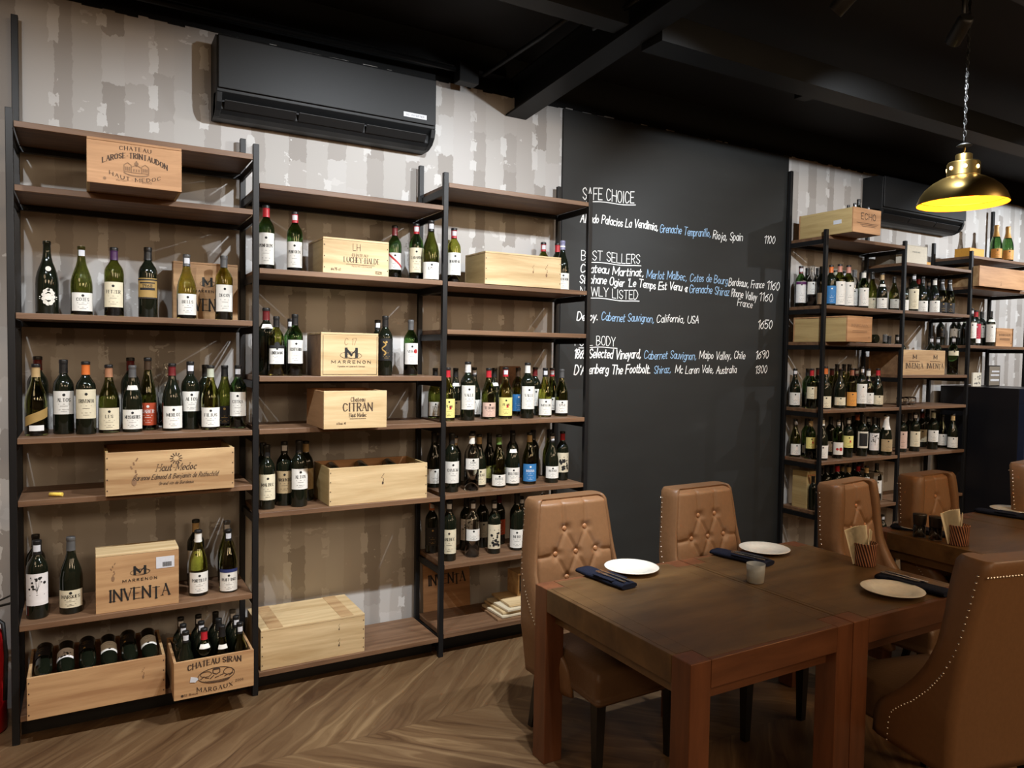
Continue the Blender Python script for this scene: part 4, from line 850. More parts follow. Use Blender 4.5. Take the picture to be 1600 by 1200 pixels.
 (5.917, 0.1, 0.926, 0.345, 'B', 'k', 'black', '', 'frame', 0.2, 0.6, '', 'straight-shouldered dark bottle with black capsule, framed label, eleventh from left, fifth shelf, far left bay', 'a5'),
 (6.186, 0.232, 0.926, 0.311, 'B', 'k', 'black', 't', '', 0, 0, '', 'straight-shouldered dark bottle with black capsule, twelfth from left, fifth shelf, far left bay', 'a5'),
 (6.073, 0.1, 0.926, 0.322, 'B', 'k', 'black', '', 'floral', 0.13, 0.58, '', 'straight-shouldered dark bottle with black capsule, dotted label, thirteenth from left, fifth shelf, far left bay', 'a5'),
 (6.183, 0.138, 0.926, 0.308, 'G', 'k', 'black', '', 'white', 0.05, 0.26, '', 'slope-shouldered dark bottle with black capsule, white label, fourteenth from left, fifth shelf, far left bay', 'a5'),
 (6.164, 0.05, 0.926, 0.343, 'C', 'k', 'white', 'n', 'tan', 0.1, 0.42, '', 'champagne-style dark bottle with white capsule, tan label, fifteenth from left, fifth shelf, far left bay', 'a5'),
 (6.499, 0.12, 0.927, 0.333, 'B', 'k', 'black', '', 'pink', 0.1, 0.55, '', 'straight-shouldered dark bottle with black capsule, pink label, first from left, fifth shelf, far middle bay', 'b5'),
 (6.844, 0.27, 0.927, 0.318, 'B', 'k', 'black', '', '', 0, 0, '', 'straight-shouldered dark bottle with black capsule, second from left, fifth shelf, far middle bay', 'b5'),
 (6.655, 0.1, 0.927, 0.344, 'B', 'k', 'black', 't', 'cream', 0.13, 0.52, '', 'straight-shouldered dark bottle with black capsule, cream label, third from left, fifth shelf, far middle bay', 'b5'),
 (7.043, 0.27, 0.927, 0.33, 'B', 'k', 'maroon', '', 'cream', 0.15, 0.5, '', 'straight-shouldered dark bottle with maroon capsule, cream label, fourth from left, fifth shelf, far middle bay', 'b5'),
 (7.174, 0.3, 0.927, 0.337, 'B', 'k', 'black', '', '', 0, 0, '', 'straight-shouldered dark bottle with black capsule, fifth from left, fifth shelf, far middle bay', 'b5'),
 (6.966, 0.12, 0.927, 0.35, 'B', 'k', 'silver', '', 'white', 0.2, 0.5, '', 'straight-shouldered dark bottle with silver capsule, white label, sixth from left, fifth shelf, far middle bay', 'b5'),
 (7.174, 0.154, 0.927, 0.306, 'G', 'o', 'black', '', 'white', 0.08, 0.48, '', 'slope-shouldered olive bottle with black capsule, white label, seventh from left, fifth shelf, far middle bay', 'b5'),
 (7.162, 0.054, 0.927, 0.32, 'G', 'k', 'tan', '', 'white', 0.05, 0.35, '', 'slope-shouldered dark bottle with tan capsule, white label, eighth from left, fifth shelf, far middle bay', 'b5'),
 (5.315, 0.1, 0.525, 0.27, 'B', 'k', 'black', '', '', 0, 0, '', 'straight-shouldered dark bottle with black capsule, first from left, sixth shelf, far left bay', 'a6'),
 (5.619, 0.26, 0.525, 0.295, 'B', 'k', 'black', '', '', 0, 0, '', 'straight-shouldered dark bottle with black capsule, second from left, sixth shelf, far left bay', 'a6'),
 (5.542, 0.15, 0.525, 0.337, 'B', 'k', 'black', '', '', 0, 0, '', 'straight-shouldered dark bottle with black capsule, third from left, sixth shelf, far left bay', 'a6'),
 (5.723, 0.24, 0.525, 0.308, 'B', 'k', 'black', '', '', 0, 0, '', 'straight-shouldered dark bottle with black capsule, fourth from left, sixth shelf, far left bay', 'a6'),
 (5.664, 0.14, 0.525, 0.341, 'B', 'k', 'red', '', '', 0, 0, '', 'straight-shouldered dark bottle with red capsule, fifth from left, sixth shelf, far left bay', 'a6'),
 (5.879, 0.25, 0.525, 0.308, 'B', 'k', 'tan', '', '', 0, 0, '', 'straight-shouldered dark bottle with tan capsule, sixth from left, sixth shelf, far left bay', 'a6'),
 (5.797, 0.13, 0.525, 0.324, 'B', 'k', 'tan', '', '', 0, 0, '', 'straight-shouldered dark bottle with tan capsule, seventh from left, sixth shelf, far left bay', 'a6'),
 (6.068, 0.27, 0.525, 0.31, 'B', 'k', 'black', '', '', 0, 0, '', 'straight-shouldered dark bottle with black capsule, eighth from left, sixth shelf, far left bay', 'a6'),
 (5.981, 0.17, 0.525, 0.312, 'B', 'k', 'red', '', '', 0, 0, '', 'straight-shouldered dark bottle with red capsule, ninth from left, sixth shelf, far left bay', 'a6'),
 (6.172, 0.27, 0.525, 0.315, 'B', 'k', 'maroon', '', '', 0, 0, '', 'straight-shouldered dark bottle with maroon capsule, tenth from left, sixth shelf, far left bay', 'a6'),
 (5.963, 0.08, 0.525, 0.315, 'G', 'k', 'tan', 'n', 'white', 0.06, 0.38, '', 'slope-shouldered dark bottle with tan capsule, white label, eleventh from left, sixth shelf, far left bay', 'a6'),
 (6.176, 0.13, 0.525, 0.317, 'B', 'o', 'black', '', 'white', 0.2, 0.55, '', 'straight-shouldered olive bottle with black capsule, white label, twelfth from left, sixth shelf, far left bay', 'a6'),
 (6.181, 0.152, 0.13, 0.27, 'B', 'k', 'black', 't', '', 0, 0, '', 'straight-shouldered dark bottle with black capsule, first from left, lowest shelf, far left bay', 'a7'),
 (6.179, 0.062, 0.13, 0.281, 'B', 'k', 'black', 't', '', 0, 0, '', 'straight-shouldered dark bottle with black capsule, second from left, lowest shelf, far left bay', 'a7'),
 (6.36, 0.22, 1.608, 0.347, 'B', 'k', 'grey', '', '', 0, 0, '', 'straight-shouldered dark bottle with grey capsule, first from left, third shelf, far middle bay', 'b3'),
 (6.45, 0.24, 1.608, 0.338, 'B', 'k', 'black', '', '', 0, 0, '', 'straight-shouldered dark bottle with black capsule, second from left, third shelf, far middle bay', 'b3'),
 (6.54, 0.22, 1.608, 0.35, 'B', 'k', 'black', 't', '', 0, 0, '', 'straight-shouldered dark bottle with black capsule, third from left, third shelf, far middle bay', 'b3'),
 (6.63, 0.24, 1.608, 0.341, 'B', 'k', 'black', '', '', 0, 0, '', 'straight-shouldered dark bottle with black capsule, fourth from left, third shelf, far middle bay', 'b3'),
 (7.106, 0.25, 1.608, 0.348, 'B', 'k', 'black', 't', '', 0, 0, '', 'straight-shouldered dark bottle with black capsule, fifth from left, third shelf, far middle bay', 'b3'),
 (7.192, 0.24, 1.608, 0.344, 'B', 'k', 'black', 't', '', 0, 0, '', 'straight-shouldered dark bottle with black capsule, sixth from left, third shelf, far middle bay', 'b3'),
 (7.186, 0.09, 1.608, 0.35, 'B', 'g', 'black', 't', 'cream', 0.5, 0.75, '', 'straight-shouldered green bottle with black capsule, cream label, seventh from left, third shelf, far middle bay', 'b3'),
 (7.352, 0.31, 1.879, 0.27, 'B', 'k', 'black', '', 'black', 0.3, 0.6, '', 'straight-shouldered dark bottle with black capsule, black label, first from left, third shelf, far right bay', 'c3'),
 (7.477, 0.26, 1.879, 0.27, 'B', 'k', 'black', 't', 'white', 0.3, 0.6, '', 'straight-shouldered dark bottle with black capsule, white label, second from left, third shelf, far right bay', 'c3'),
 (7.643, 0.304, 1.879, 0.27, 'B', 'k', 'black', '', 'greyl', 0.3, 0.6, '', 'straight-shouldered dark bottle with black capsule, grey label, third from left, third shelf, far right bay', 'c3'),
 (7.596, 0.224, 1.879, 0.27, 'B', 'k', 'silver', '', '', 0, 0, '', 'straight-shouldered dark bottle with silver capsule, fourth from left, third shelf, far right bay', 'c3'),
 (7.518, 0.12, 1.879, 0.35, 'B', 'k', 'black', 't', 'white', 0.2, 0.65, '', 'straight-shouldered dark bottle with black capsule, white label, fifth from left, third shelf, far right bay', 'c3'),
 (7.614, 0.13, 1.879, 0.337, 'B', 'k', 'red', '', 'redwhite', 0.08, 0.62, '', 'straight-shouldered dark bottle with red capsule, red label, sixth from left, third shelf, far right bay', 'c3'),
 (7.858, 0.206, 1.879, 0.339, 'B', 'k', 'black', '', 'white', 0.25, 0.6, '', 'straight-shouldered dark bottle with black capsule, white label, seventh from left, third shelf, far right bay', 'c3'),
 (7.843, 0.116, 1.879, 0.34, 'B', 'k', 'black', 'n', 'white', 0.12, 0.62, '', 'straight-shouldered dark bottle with black capsule, white label, eighth from left, third shelf, far right bay', 'c3'),
 (7.91, 0.13, 2.694, 0.354, 'C', 'g', 'goldfoil', '', 'orange', 0.1, 0.35, '', 'champagne-style green bottle with gold capsule, orange label, first from left, top shelf, far right bay', 'c1'),
 (8.117, 0.13, 2.694, 0.362, 'C', 'g', 'goldfoil', '', 'orange', 0.1, 0.35, '', 'champagne-style green bottle with gold capsule, orange label, second from left, top shelf, far right bay', 'c1'),
]
rng = random.Random(2)
for b in BOTTLES:
    (x, y, z, h, shape, gl, cap, tg, lab, lo, hi, word, label, key) = b
    face = math.atan2(0.2729 - x, 3.8079 + y) * -0.75   # labels turned roughly towards the aisle
    bottle(x, y, z, h, shape, gl, cap, tg, lab, lo, hi, word, label, BOTTLE_GROUPS[key], None, True, 'champagne_bottle' if shape == 'C' else ('spirit_bottle' if shape == 'K' else 'wine_bottle'), -face * 0.9 + rng.uniform(-0.12, 0.12))

# ------------------------------------------------------------------ wooden crates
def nails(mb, W, H, both=True):
    n = max(3, int(H / 0.045))
    for k in range(n):
        v = H * (k + 0.5) / n
        for u in ((0.007, W - 0.007) if both else (0.007,)): mb.box(u - 0.0022, u + 0.0022, -0.0012, 0.001, v - 0.003, v + 0.003)
def crate(label, x0, x1, y0, y1, z, h, front='pine', side='pine_side', lid=False, prints=(), t=0.012, rz=0.0, nail=True, inner='pine_red_side', group=None, lidmat=None):
    W, D = x1 - x0, y1 - y0
    o = thing('wooden_crate', label, 'crate', ((x0 + x1) / 2, y0, z), rz, group)
    F = MB().box(-W / 2, W / 2, 0, t, 0, h).build('front_panel', M[front], o, bevel=0.0015)
    MB().box(-W / 2, W / 2, D - t, D, 0, h).build('back_panel', M['pine_red' if not lid else front], o, bevel=0.0015)
    for s in (-1, 1):
        a, b = sorted((s * W / 2, s * (W / 2 - t)))
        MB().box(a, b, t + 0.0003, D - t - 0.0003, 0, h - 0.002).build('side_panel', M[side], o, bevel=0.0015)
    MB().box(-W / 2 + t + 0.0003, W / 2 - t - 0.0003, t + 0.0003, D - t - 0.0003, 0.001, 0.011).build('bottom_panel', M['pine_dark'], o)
    if lid: MB().box(-W / 2 + 0.0005, W / 2 - 0.0005, -0.001, D, h + 0.0005, h + 0.011).build('lid', M[lidmat or front], o, bevel=0.0015)
    if nail:
        nb = MB(); nails(nb, W, h)
        nb.v = [(a - W / 2, b, c) for a, b, c in nb.v]; nb.build('nail', M['ink'], F)
    mp = lambda u, v: (u - W / 2, -0.0012, v)
    for mat, fn in prints:
        mb = MB(); fn(mb, mp, W, h); mb.build('printed_mark', M[mat], F, fix=False)
    return o
def bowed(mp, uc, half, bow): return lambda u, v: mp(u, v + bow * (1 - ((u - uc) / half) ** 2))
def pr_larose(mb, mp, W, H):
    c = W * 0.50
    lettering(mb, 'CHATEAU', bowed(mp, c, W * 0.2, 0.004), c, H * 0.835, H * 0.085, W * 0.33, 0.13, 'serif', gap=0.3, centre=True)
    lettering(mb, 'LAROSE-TRINTAUDON', bowed(mp, c, W * 0.36, H * 0.21), c, H * 0.47, H * 0.115, W * 0.68, 0.15, 'serif', gap=0.26, centre=True)
    lettering(mb, 'HAUT-MEDOC', bowed(mp, c, W * 0.28, -H * 0.12), c, H * 0.245, H * 0.08, W * 0.54, 0.13, 'serif', gap=0.35, centre=True)
def pr_larose2(mb, mp, W, H):
    c = W * 0.51
    for a, b, v0, v1 in ((-0.13, -0.055, 0.34, 0.50), (-0.055, 0.055, 0.33, 0.46), (0.055, 0.13, 0.34, 0.49)):
        line(mb, mp, [(c + a * W, v0 * H), (c + a * W, v1 * H), (c + (a + b) / 2 * W, (v1 + 0.06) * H), (c + b * W, v1 * H), (c + b * W, v0 * H), (c + a * W, v0 * H)], 0.0028)
        for k in range(3): line(mb, mp, [(c + (a + (b - a) * (k + 1) / 4) * W, (v0 + 0.03) * H), (c + (a + (b - a) * (k + 1) / 4) * W, (v1 - 0.04) * H)], 0.004)
    line(mb, mp, [(c, 0.48 * H), (c, 0.62 * H)], 0.005); disc(mb, mp, c, 0.55 * H, 0.008)
    line(mb, mp, oval(c, 0.33 * H, W * 0.13, H * 0.07, 20, PI, 2 * PI), 0.005)
    lettering(mb, '6x75cl', mp, W * 0.30, H * 0.10, H * 0.05, W * 0.11, 0.12); disc(mb, mp, W * 0.18, H * 0.13, 0.006); lettering(mb, '2000', mp, W * 0.57, H * 0.10, H * 0.05, W * 0.1, 0.12)
def pr_roth(mb, mp, W, H):
    c = W * 0.53
    for k in range(12):
        a = 2 * PI * k / 12; line(mb, mp, [(c + 0.012 * math.cos(a), H * 0.80 + 0.012 * math.sin(a)), (c + 0.027 * math.cos(a), H * 0.80 + 0.027 * math.sin(a))], 0.004)
    lettering(mb, 'Haut-Medoc', mp, c, H * 0.52, H * 0.16, W * 0.31, 0.10, 'serif', 0.3, centre=True)
    lettering(mb, 'Baronne Edmond & Benjamin de Rothschild', mp, c, H * 0.33, H * 0.11, W * 0.66, 0.10, 'sans', 0.35, centre=True)
    lettering(mb, 'Grand vin de Bordeaux', mp, c, H * 0.19, H * 0.07, W * 0.27, 0.11, 'sans', 0.35, centre=True)
def knot(u, v, s=1.0):
    def f(mb, mp, W, H):
        disc(mb, mp, u * W, v * H, 0.007 * s, 9, 0.012 * s)
        for k in range(5): line(mb, mp, [(u * W + 0.006 * s * math.sin(k * 2.1), v * H + (0.015 + 0.012 * k) * s), (u * W + 0.010 * s * math.sin(k * 1.7 + 1), v * H + (0.024 + 0.012 * k) * s)], 0.004 * s)
    return f
def pr_inventa(mb, mp, W, H):
    c = W * 0.52
    lettering(mb, 'M', mp, c, H * 0.64, H * 0.12, W * 0.125, 0.26, 'serif', centre=True)
    line(mb, mp, oval(c, H * 0.665, W * 0.115, H * 0.055), 0.0016); line(mb, mp, oval(c + 0.012, H * 0.67, W * 0.09, H * 0.045), 0.0014)
    lettering(mb, 'MARRENON', mp, c, H * 0.51, H * 0.042, W * 0.41, 0.2, 'sans', gap=0.5, centre=True)
    lettering(mb, 'INVENTA', mp, c, H * 0.19, H * 0.20, W * 0.72, 0.115, 'serif', gap=0.2, centre=True, drop=(5,))
def pr_siran(mb, mp, W, H):
    c = W * 0.52
    lettering(mb, 'CHATEAU SIRAN', bowed(mp, c, W * 0.36, H * 0.07), c - W * 0.02, H * 0.74, H * 0.135, W * 0.66, 0.17, 'serif', centre=True)
    lettering(mb, 'MARGAUX', bowed(mp, c, W * 0.26, -H * 0.07), c - W * 0.02, H * 0.16, H * 0.10, W * 0.44, 0.16, 'serif', gap=0.4, centre=True)
    line(mb, mp, oval(c, H * 0.50, W * 0.23, H * 0.20), 0.003)
    for k in range(7): line(mb, mp, [(c - W * 0.2 + W * 0.06 * k, H * (0.44 + 0.03 * math.sin(k * 2))), (c - W * 0.15 + W * 0.06 * k, H * (0.48 + 0.04 * math.sin(k * 3 + 1)))], 0.0035)
    for q in range(4): line(mb, mp, oval(c + W * 0.02 * q, H * (0.40 - 0.02 * q), W * (0.19 - 0.03 * q), H * 0.05, 14, PI, 2 * PI), 0.0018)
    line(mb, mp, oval(c + W * 0.15, H * 0.55, W * 0.06, H * 0.09, 14), 0.003); line(mb, mp, oval(c - W * 0.13, H * 0.56, W * 0.07, H * 0.07, 14), 0.0025)
    rect(mb, mp, c - 0.013, c + 0.013, H * 0.64, H * 0.70); line(mb, mp, [(c - 0.015, H * 0.56), (c - 0.015, H * 0.66), (c + 0.015, H * 0.66), (c + 0.015, H * 0.56), (c, H * 0.52), (c - 0.015, H * 0.56)], 0.004)
    lettering(mb, '2000', mp, W * 0.76, H * 0.22, H * 0.055, W * 0.10, 0.14); lettering(mb, '12 Bout', mp, W * 0.12, H * 0.08, H * 0.05, W * 0.17, 0.14); disc(mb, mp, W * 0.10, H * 0.10, 0.006)
def pr_luchey(mb, mp, W, H):
    c = W * 0.58
    lettering(mb, 'LH', mp, W * 0.50, H * 0.72, H * 0.20, W * 0.11, 0.07, 'sans', centre=True)
    lettering(mb, 'CHATEAU', mp, c - W * 0.03, H * 0.545, H * 0.08, W * 0.24, 0.11, 'serif', centre=True)
    lettering(mb, 'LUCHEY-HALDE', mp, c, H * 0.36, H * 0.15, W * 0.54, 0.10, 'serif', centre=True)
    line(mb, mp, [(c - W * 0.24, H * 0.30), (c + W * 0.2, H * 0.30)], 0.0018); lettering(mb, 'PESSAC-LEOGNAN', mp, c, H * 0.22, H * 0.045, W * 0.30, 0.1, gap=0.4, centre=True)
    lettering(mb, '6x75 cl', mp, W * 0.12, H * 0.09, H * 0.075, W * 0.14, 0.15); line(mb, mp, [(W * 0.79, H * 0.06), (W * 0.89, H * 0.06), (W * 0.89, H * 0.13), (W * 0.79, H * 0.13), (W * 0.79, H * 0.06)], 0.002); lettering(mb, '523', mp, W * 0.805, H * 0.075, H * 0.045, W * 0.07, 0.14)
def pr_marrenon(mb, mp, W, H):
    c = W * 0.52
    lettering(mb, 'M', mp, c, H * 0.48, H * 0.18, W * 0.18, 0.28, 'serif', centre=True)
    line(mb, mp, oval(c - 0.01, H * 0.51, W * 0.16, H * 0.085), 0.0016); line(mb, mp, oval(c + 0.016, H * 0.50, W * 0.13, H * 0.07), 0.0014)
    lettering(mb, 'MARRENON', mp, c, H * 0.315, H * 0.065, W * 0.68, 0.17, 'sans', gap=0.5, centre=True)
    lettering(mb, 'Vignobles en Luberon & Ventoux', mp, c, H * 0.225, H * 0.035, W * 0.48, 0.12, centre=True)
    line(mb, mp, [(W * 0.035, H * 0.04), (W * 0.035, H * 0.98)], 0.002); line(mb, mp, [(W * 0.975, H * 0.04), (W * 0.975, H * 0.98)], 0.002); line(mb, mp, [(W * 0.035, H * 0.045), (W * 0.975, H * 0.045)], 0.002)
def pr_pencil(mb, mp, W, H): lettering(mb, 'C 17', mp, W * 0.40, H * 0.76, H * 0.16, W * 0.2, 0.05, 'sans', 0.1)
def pr_citran(mb, mp, W, H):
    c = W * 0.53
    lettering(mb, 'Chateau', mp, c, H * 0.72, H * 0.11, W * 0.22, 0.10, 'serif', centre=True)
    lettering(mb, 'CITRAN', mp, c, H * 0.47, H * 0.20, W * 0.46, 0.12, 'serif', centre=True)
    lettering(mb, 'Haut-Medoc', mp, c, H * 0.31, H * 0.10, W * 0.27, 0.10, 'serif', centre=True)
    line(mb, mp, [(c - W * 0.13, H * 0.26), (c + W * 0.13, H * 0.26)], 0.0025); lettering(mb, '6 Bout. 45', mp, W * 0.20, H * 0.12, H * 0.05, W * 0.14, 0.15)
def pr_echo(mb, mp, W, H):
    lettering(mb, 'ECHO', mp, W * 0.54, H * 0.56, H * 0.24, W * 0.52, 0.12, 'sans', gap=0.24, centre=True)
    for f, a, b in ((0.40, 0.12, 0.9), (0.34, 0.25, 0.85), (0.28, 0.3, 0.8)): line(mb, mp, [(W * a, H * f), (W * b, H * f)], 0.003)
def pr_two_inventa(mb, mp, W, H):
    for c in (W * 0.27, W * 0.76):
        lettering(mb, 'M', mp, c, H * 0.66, H * 0.13, W * 0.075, 0.28, 'serif', centre=True)
        line(mb, mp, [(c - W * 0.13, H * 0.55), (c + W * 0.12, H * 0.55)], 0.003)
        lettering(mb, 'INVENTA', mp, c, H * 0.27, H * 0.19, W * 0.40, 0.14, 'serif', gap=0.16, centre=True, drop=(5,))
def pr_small(mb, mp, W, H):
    lettering(mb, 'MARGAUX', mp, W * 0.5, H * 0.62, H * 0.11, W * 0.66, 0.15, 'serif', centre=True)
    for f in (0.46, 0.40): line(mb, mp, [(W * 0.2, H * f), (W * 0.8, H * f)], 0.004)
    disc(mb, mp, W * 0.88, H * 0.2, 0.006)

crate('pine crate printed with a chateau, overhanging the left bay second shelf', 0.282, 0.642, -0.245, 0.262, 2.417, 0.176, 'pine_red', 'pine_side', True, [('ink', pr_larose), ('ink_faint', pr_larose2)], nail=False)
o_roth = crate('long open pine crate with a sun emblem, beside the yellow chalk', 0.346, 0.892, -0.055, 0.285, 1.067, 0.196, 'pine', 'pine_side', False, [('ink', pr_roth), ('ink_faint', knot(0.21, 0.3, 1.5))])
inv = crate('upright lidded pine crate with bold black lettering and a barcode sticker', 0.306, 0.651, 0.0, 0.17, 0.523, 0.258, 'pine_mid', 'pine_mid', True, [('ink_black', pr_inventa), ('ink_faint', knot(0.20, 0.60, 1.0))], nail=False, lidmat='pine_pale')
fp = [c for c in inv.children if c.name.startswith('front_panel')][0]
MB().box(0.075, 0.153, -0.0016, -0.0005, 0.178, 0.232).build('barcode_sticker', M['sticker'], fp)
bm_ = MB()
for k in range(16): bm_.box(0.103 + k * 0.0024, 0.103 + k * 0.0024 + (0.0012 if k % 3 else 0.0018), -0.0022, -0.0017, 0.184, 0.206)
bm_.build('barcode', M['ink_black'], fp)
LY = crate('long open pine crate of bottles lying down, on the left bay bottom', 0.045, 0.585, -0.075, 0.285, 0.125, 0.186, 'pine_mid', 'pine', False, [('ink_faint', knot(0.83, 0.55, 0.6))])
SI = crate('open pine crate with an oval engraving, packed with upright bottles', 0.612, 0.962, -0.172, 0.175, 0.125, 0.176, 'pine_mid', 'pine_mid', False, [('ink', pr_siran)], nail=False)
stk = MB(); [stk.quad(*q) for q in (((-0.108, -0.0022, 0.075), (-0.085, -0.0022, 0.070), (-0.078, -0.0022, 0.092), (-0.104, -0.0022, 0.100)), ((-0.085, -0.0023, 0.070), (-0.072, -0.0023, 0.082), (-0.074, -0.0023, 0.088), (-0.078, -0.0023, 0.092)))]
stk.build('torn_sticker', M['sticker'], [c for c in SI.children if c.name.startswith('front_panel')][0], fix=False)
crate('pale lidded pine crate with thin initials, on the middle bay second shelf', 1.330, 1.684, -0.01, 0.285, 2.136, 0.172, 'pine_pale', 'pine_side', True, [('ink', pr_luchey)])
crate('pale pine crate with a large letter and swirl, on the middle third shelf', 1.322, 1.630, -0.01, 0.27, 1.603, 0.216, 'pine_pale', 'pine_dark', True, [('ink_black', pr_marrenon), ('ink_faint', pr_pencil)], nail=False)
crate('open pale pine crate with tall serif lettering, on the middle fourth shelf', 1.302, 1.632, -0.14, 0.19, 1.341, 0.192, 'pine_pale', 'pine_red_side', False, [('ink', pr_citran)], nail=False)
o_p9 = crate('large open unprinted pale crate with bottles lying inside, middle fifth shelf', 1.372, 1.925, 0.0, 0.295, 0.922, 0.198, 'pine_pale', 'pine_side', False, [('ink', knot(0.53, 0.52, 0.7))])
big = crate('large closed worn pale crate with taped lid, on the middle bottom shelf', 1.028, 1.570, 0.0, 0.36, 0.116, 0.196, 'pine_pale', 'pine_side', True, [('ink', knot(0.74, 0.30, 0.5)), ('ink', knot(0.74, 0.74, 0.4))])
for (a, b) in ((-0.23, -0.16), (0.14, 0.21)): MB().box(a, b, 0.0, 0.359, 0.2072, 0.2082).build('tape_strip', M['pine'], big)
crate('unprinted closed pale crate with wavy grain, on the right bay second shelf', 2.262, 2.783, -0.02, 0.24, 2.133, 0.178, 'pine_pale', 'pine_side', True, [('ink_faint', knot(0.80, 0.42, 0.9)), ('ink_faint', knot(0.62, 0.5, 0.6))])
EC = crate('pine crate holding bottles, on top of the far rack left bay', 5.268, 5.600, -0.215, 0.275, 2.691, 0.187, 'pine_red', 'pine_side', False, [('ink', pr_echo)], nail=False)
MB().box(-0.1672, -0.1661, 0.10, 0.17, 0.075, 0.105).build('price_sticker', M['sticker'], EC)
crate('reddish-ended long pine crate below the far left bottles, third shelf', 5.262, 5.560, -0.20, 0.295, 1.867, 0.185, 'pine_red', 'pine_side', True, [('ink_faint', pr_small)], nail=False)
crate('pine crate printed with the same word twice, far middle third shelf', 6.285, 6.905, 0.0, 0.315, 1.608, 0.215, 'pine', 'pine_dark', False, [('ink', pr_two_inventa)], nail=False)  # dark pine sides put the shadow lying on them into the colour
crate('long plain brown crate below the champagne, far right second shelf', 7.29, 8.10, -0.06, 0.28, 2.417, 0.185, 'pine_red', 'pine', False, [('ink', knot(0.45, 0.15, 0.5))], nail=False)
crate('small printed crate right of the far red-labelled bottle', 7.925, 8.235, 0.10, 0.30, 1.879, 0.170, 'pine_red', 'pine', True, [('ink', pr_small)], nail=False)

crate('pine crate with bold lettering standing behind the two rightmost bottles, left third shelf', 0.655, 0.962, 0.268, 0.334, 1.876, 0.285, 'pine_mid', 'pine', True, [('ink_black', pr_inventa)], nail=False)
# tall wine gift box, cartons and boards
g_ = thing('gift_box', 'tall pale wooden wine box with red drawing, far left sixth shelf', 'box', (5.345, 0.14, 0.525))
MB().box(-0.055, 0.055, 0, 0.14, 0, 0.30).build('box_body', M['pine_side'], g_, bevel=0.002)
mb = MB(); mp = lambda u, v: (u, -0.0012, v)
line(mb, mp, [(-0.04, 0.27), (0.0, 0.18), (0.04, 0.27), (-0.04, 0.27)], 0.004); line(mb, mp, [(0, 0.18), (0, 0.10)], 0.004); line(mb, mp, oval(0.0, 0.085, 0.028, 0.03, 14, 0.5, 5.2), 0.004); disc(mb, mp, -0.02, 0.045, 0.010)
mb.build('printed_mark', M['acc_red'], g_, fix=False)
def carton(name, label, x0, x1, y0, y1, z, h, mat, cat='box', prn=None):
    o = thing(name, label, cat, ((x0 + x1) / 2, y0, z)); W = x1 - x0
    MB().box(-W / 2, W / 2, 0, y1 - y0, 0, h - 0.003).build('box_body', M[mat], o, bevel=0.002)
    MB().box(-W / 2 - 0.001, W / 2 + 0.001, -0.001, y1 - y0 + 0.001, h - 0.0025, h).build('box_lid', M[mat], o)
    if prn:
        mb = MB(); prn(mb, lambda u, v: (u - W / 2, -0.0022, v), W, h); mb.build('printed_mark', M['ink_grey'], o, fix=False)
    return o
carton('card_box', 'cream card box with small grey print, on the far middle top shelf', 6.29, 6.61, 0.02, 0.10, 2.558, 0.155, 'white_box', 'box', lambda mb, mp, W, H: lettering(mb, 'MOULINS', mp, W * 0.5, H * 0.62, H * 0.07, W * 0.34, 0.16, 'serif', centre=True))
carton('card_box', 'dull cream box lying behind the far left top shelf post', 6.30, 6.62, 0.16, 0.30, 2.558, 0.11, 'grey_box', 'box')
carton('card_box', 'amber card box, on the far right top shelf beside the champagne', 7.34, 7.58, 0.06, 0.20, 2.694, 0.085, 'orange_box', 'box')
carton('card_box', 'small amber box right of the cream card box, far middle shelf', 6.64, 6.70, 0.04, 0.10, 2.558, 0.035, 'orange_box', 'box')
bpn = MB().box(-0.075, 0.075, 0, 0.012, 0, 0.31).build('brown_plank', M['brown_box'], loc=(2.665, 0.375, 1.344), bevel=0.001)
tag(bpn, 'brown plank standing against the wall behind the near right fourth shelf bottles', 'plank')
carton('card_box', 'brown box with a white top, far left fourth shelf end', 6.10, 6.20, 0.14, 0.26, 1.334, 0.15, 'brown_box', 'box')
carton('card_box', 'grey carton at the right end of the far left sixth shelf', 6.10, 6.22, 0.10, 0.30, 0.525, 0.24, 'grey_box', 'box')
bx = thing('lettered_plank', 'brown lettered crate lid leaning behind the shelf, near right bay bottom', 'panel', (2.22, 0.362, 0.132)); bx.rotation_euler = (math.radians(-4.5), 0, 0)
MB().box(-0.15, 0.17, 0, 0.010, 0, 0.335).build('panel_board', M['pine_red'], bx, bevel=0.001)
mb = MB(); lettering(mb, 'INVENTA', lambda u, v: (u, -0.0012, v), 0.01, 0.160, 0.058, 0.25, 0.13, 'serif', gap=0.16, centre=True, drop=(5,)); mb.build('printed_mark', M['ink_black'], bx, fix=False)
sm = thing('wooden_box', 'small open-fronted wooden box on the stacked crate lids, behind the chair', 'box', (2.72, 0.15, 0.213))
MB().box(-0.10, 0.10, 0.01, 0.14, 0.0, 0.012).box(-0.10, 0.10, 0.01, 0.14, 0.128, 0.14).box(-0.10, -0.088, 0.01, 0.14, 0.0125, 0.1275).box(0.088, 0.10, 0.01, 0.14, 0.0125, 0.1275).box(-0.0875, 0.0875, 0.13, 0.14, 0.0125, 0.1275).build('box_shell', M['pine'], sm)
MB().box(-0.075, 0.075, 0.05, 0.12, 0.013, 0.09).build('dark_lining', M['ac_matt'], sm)
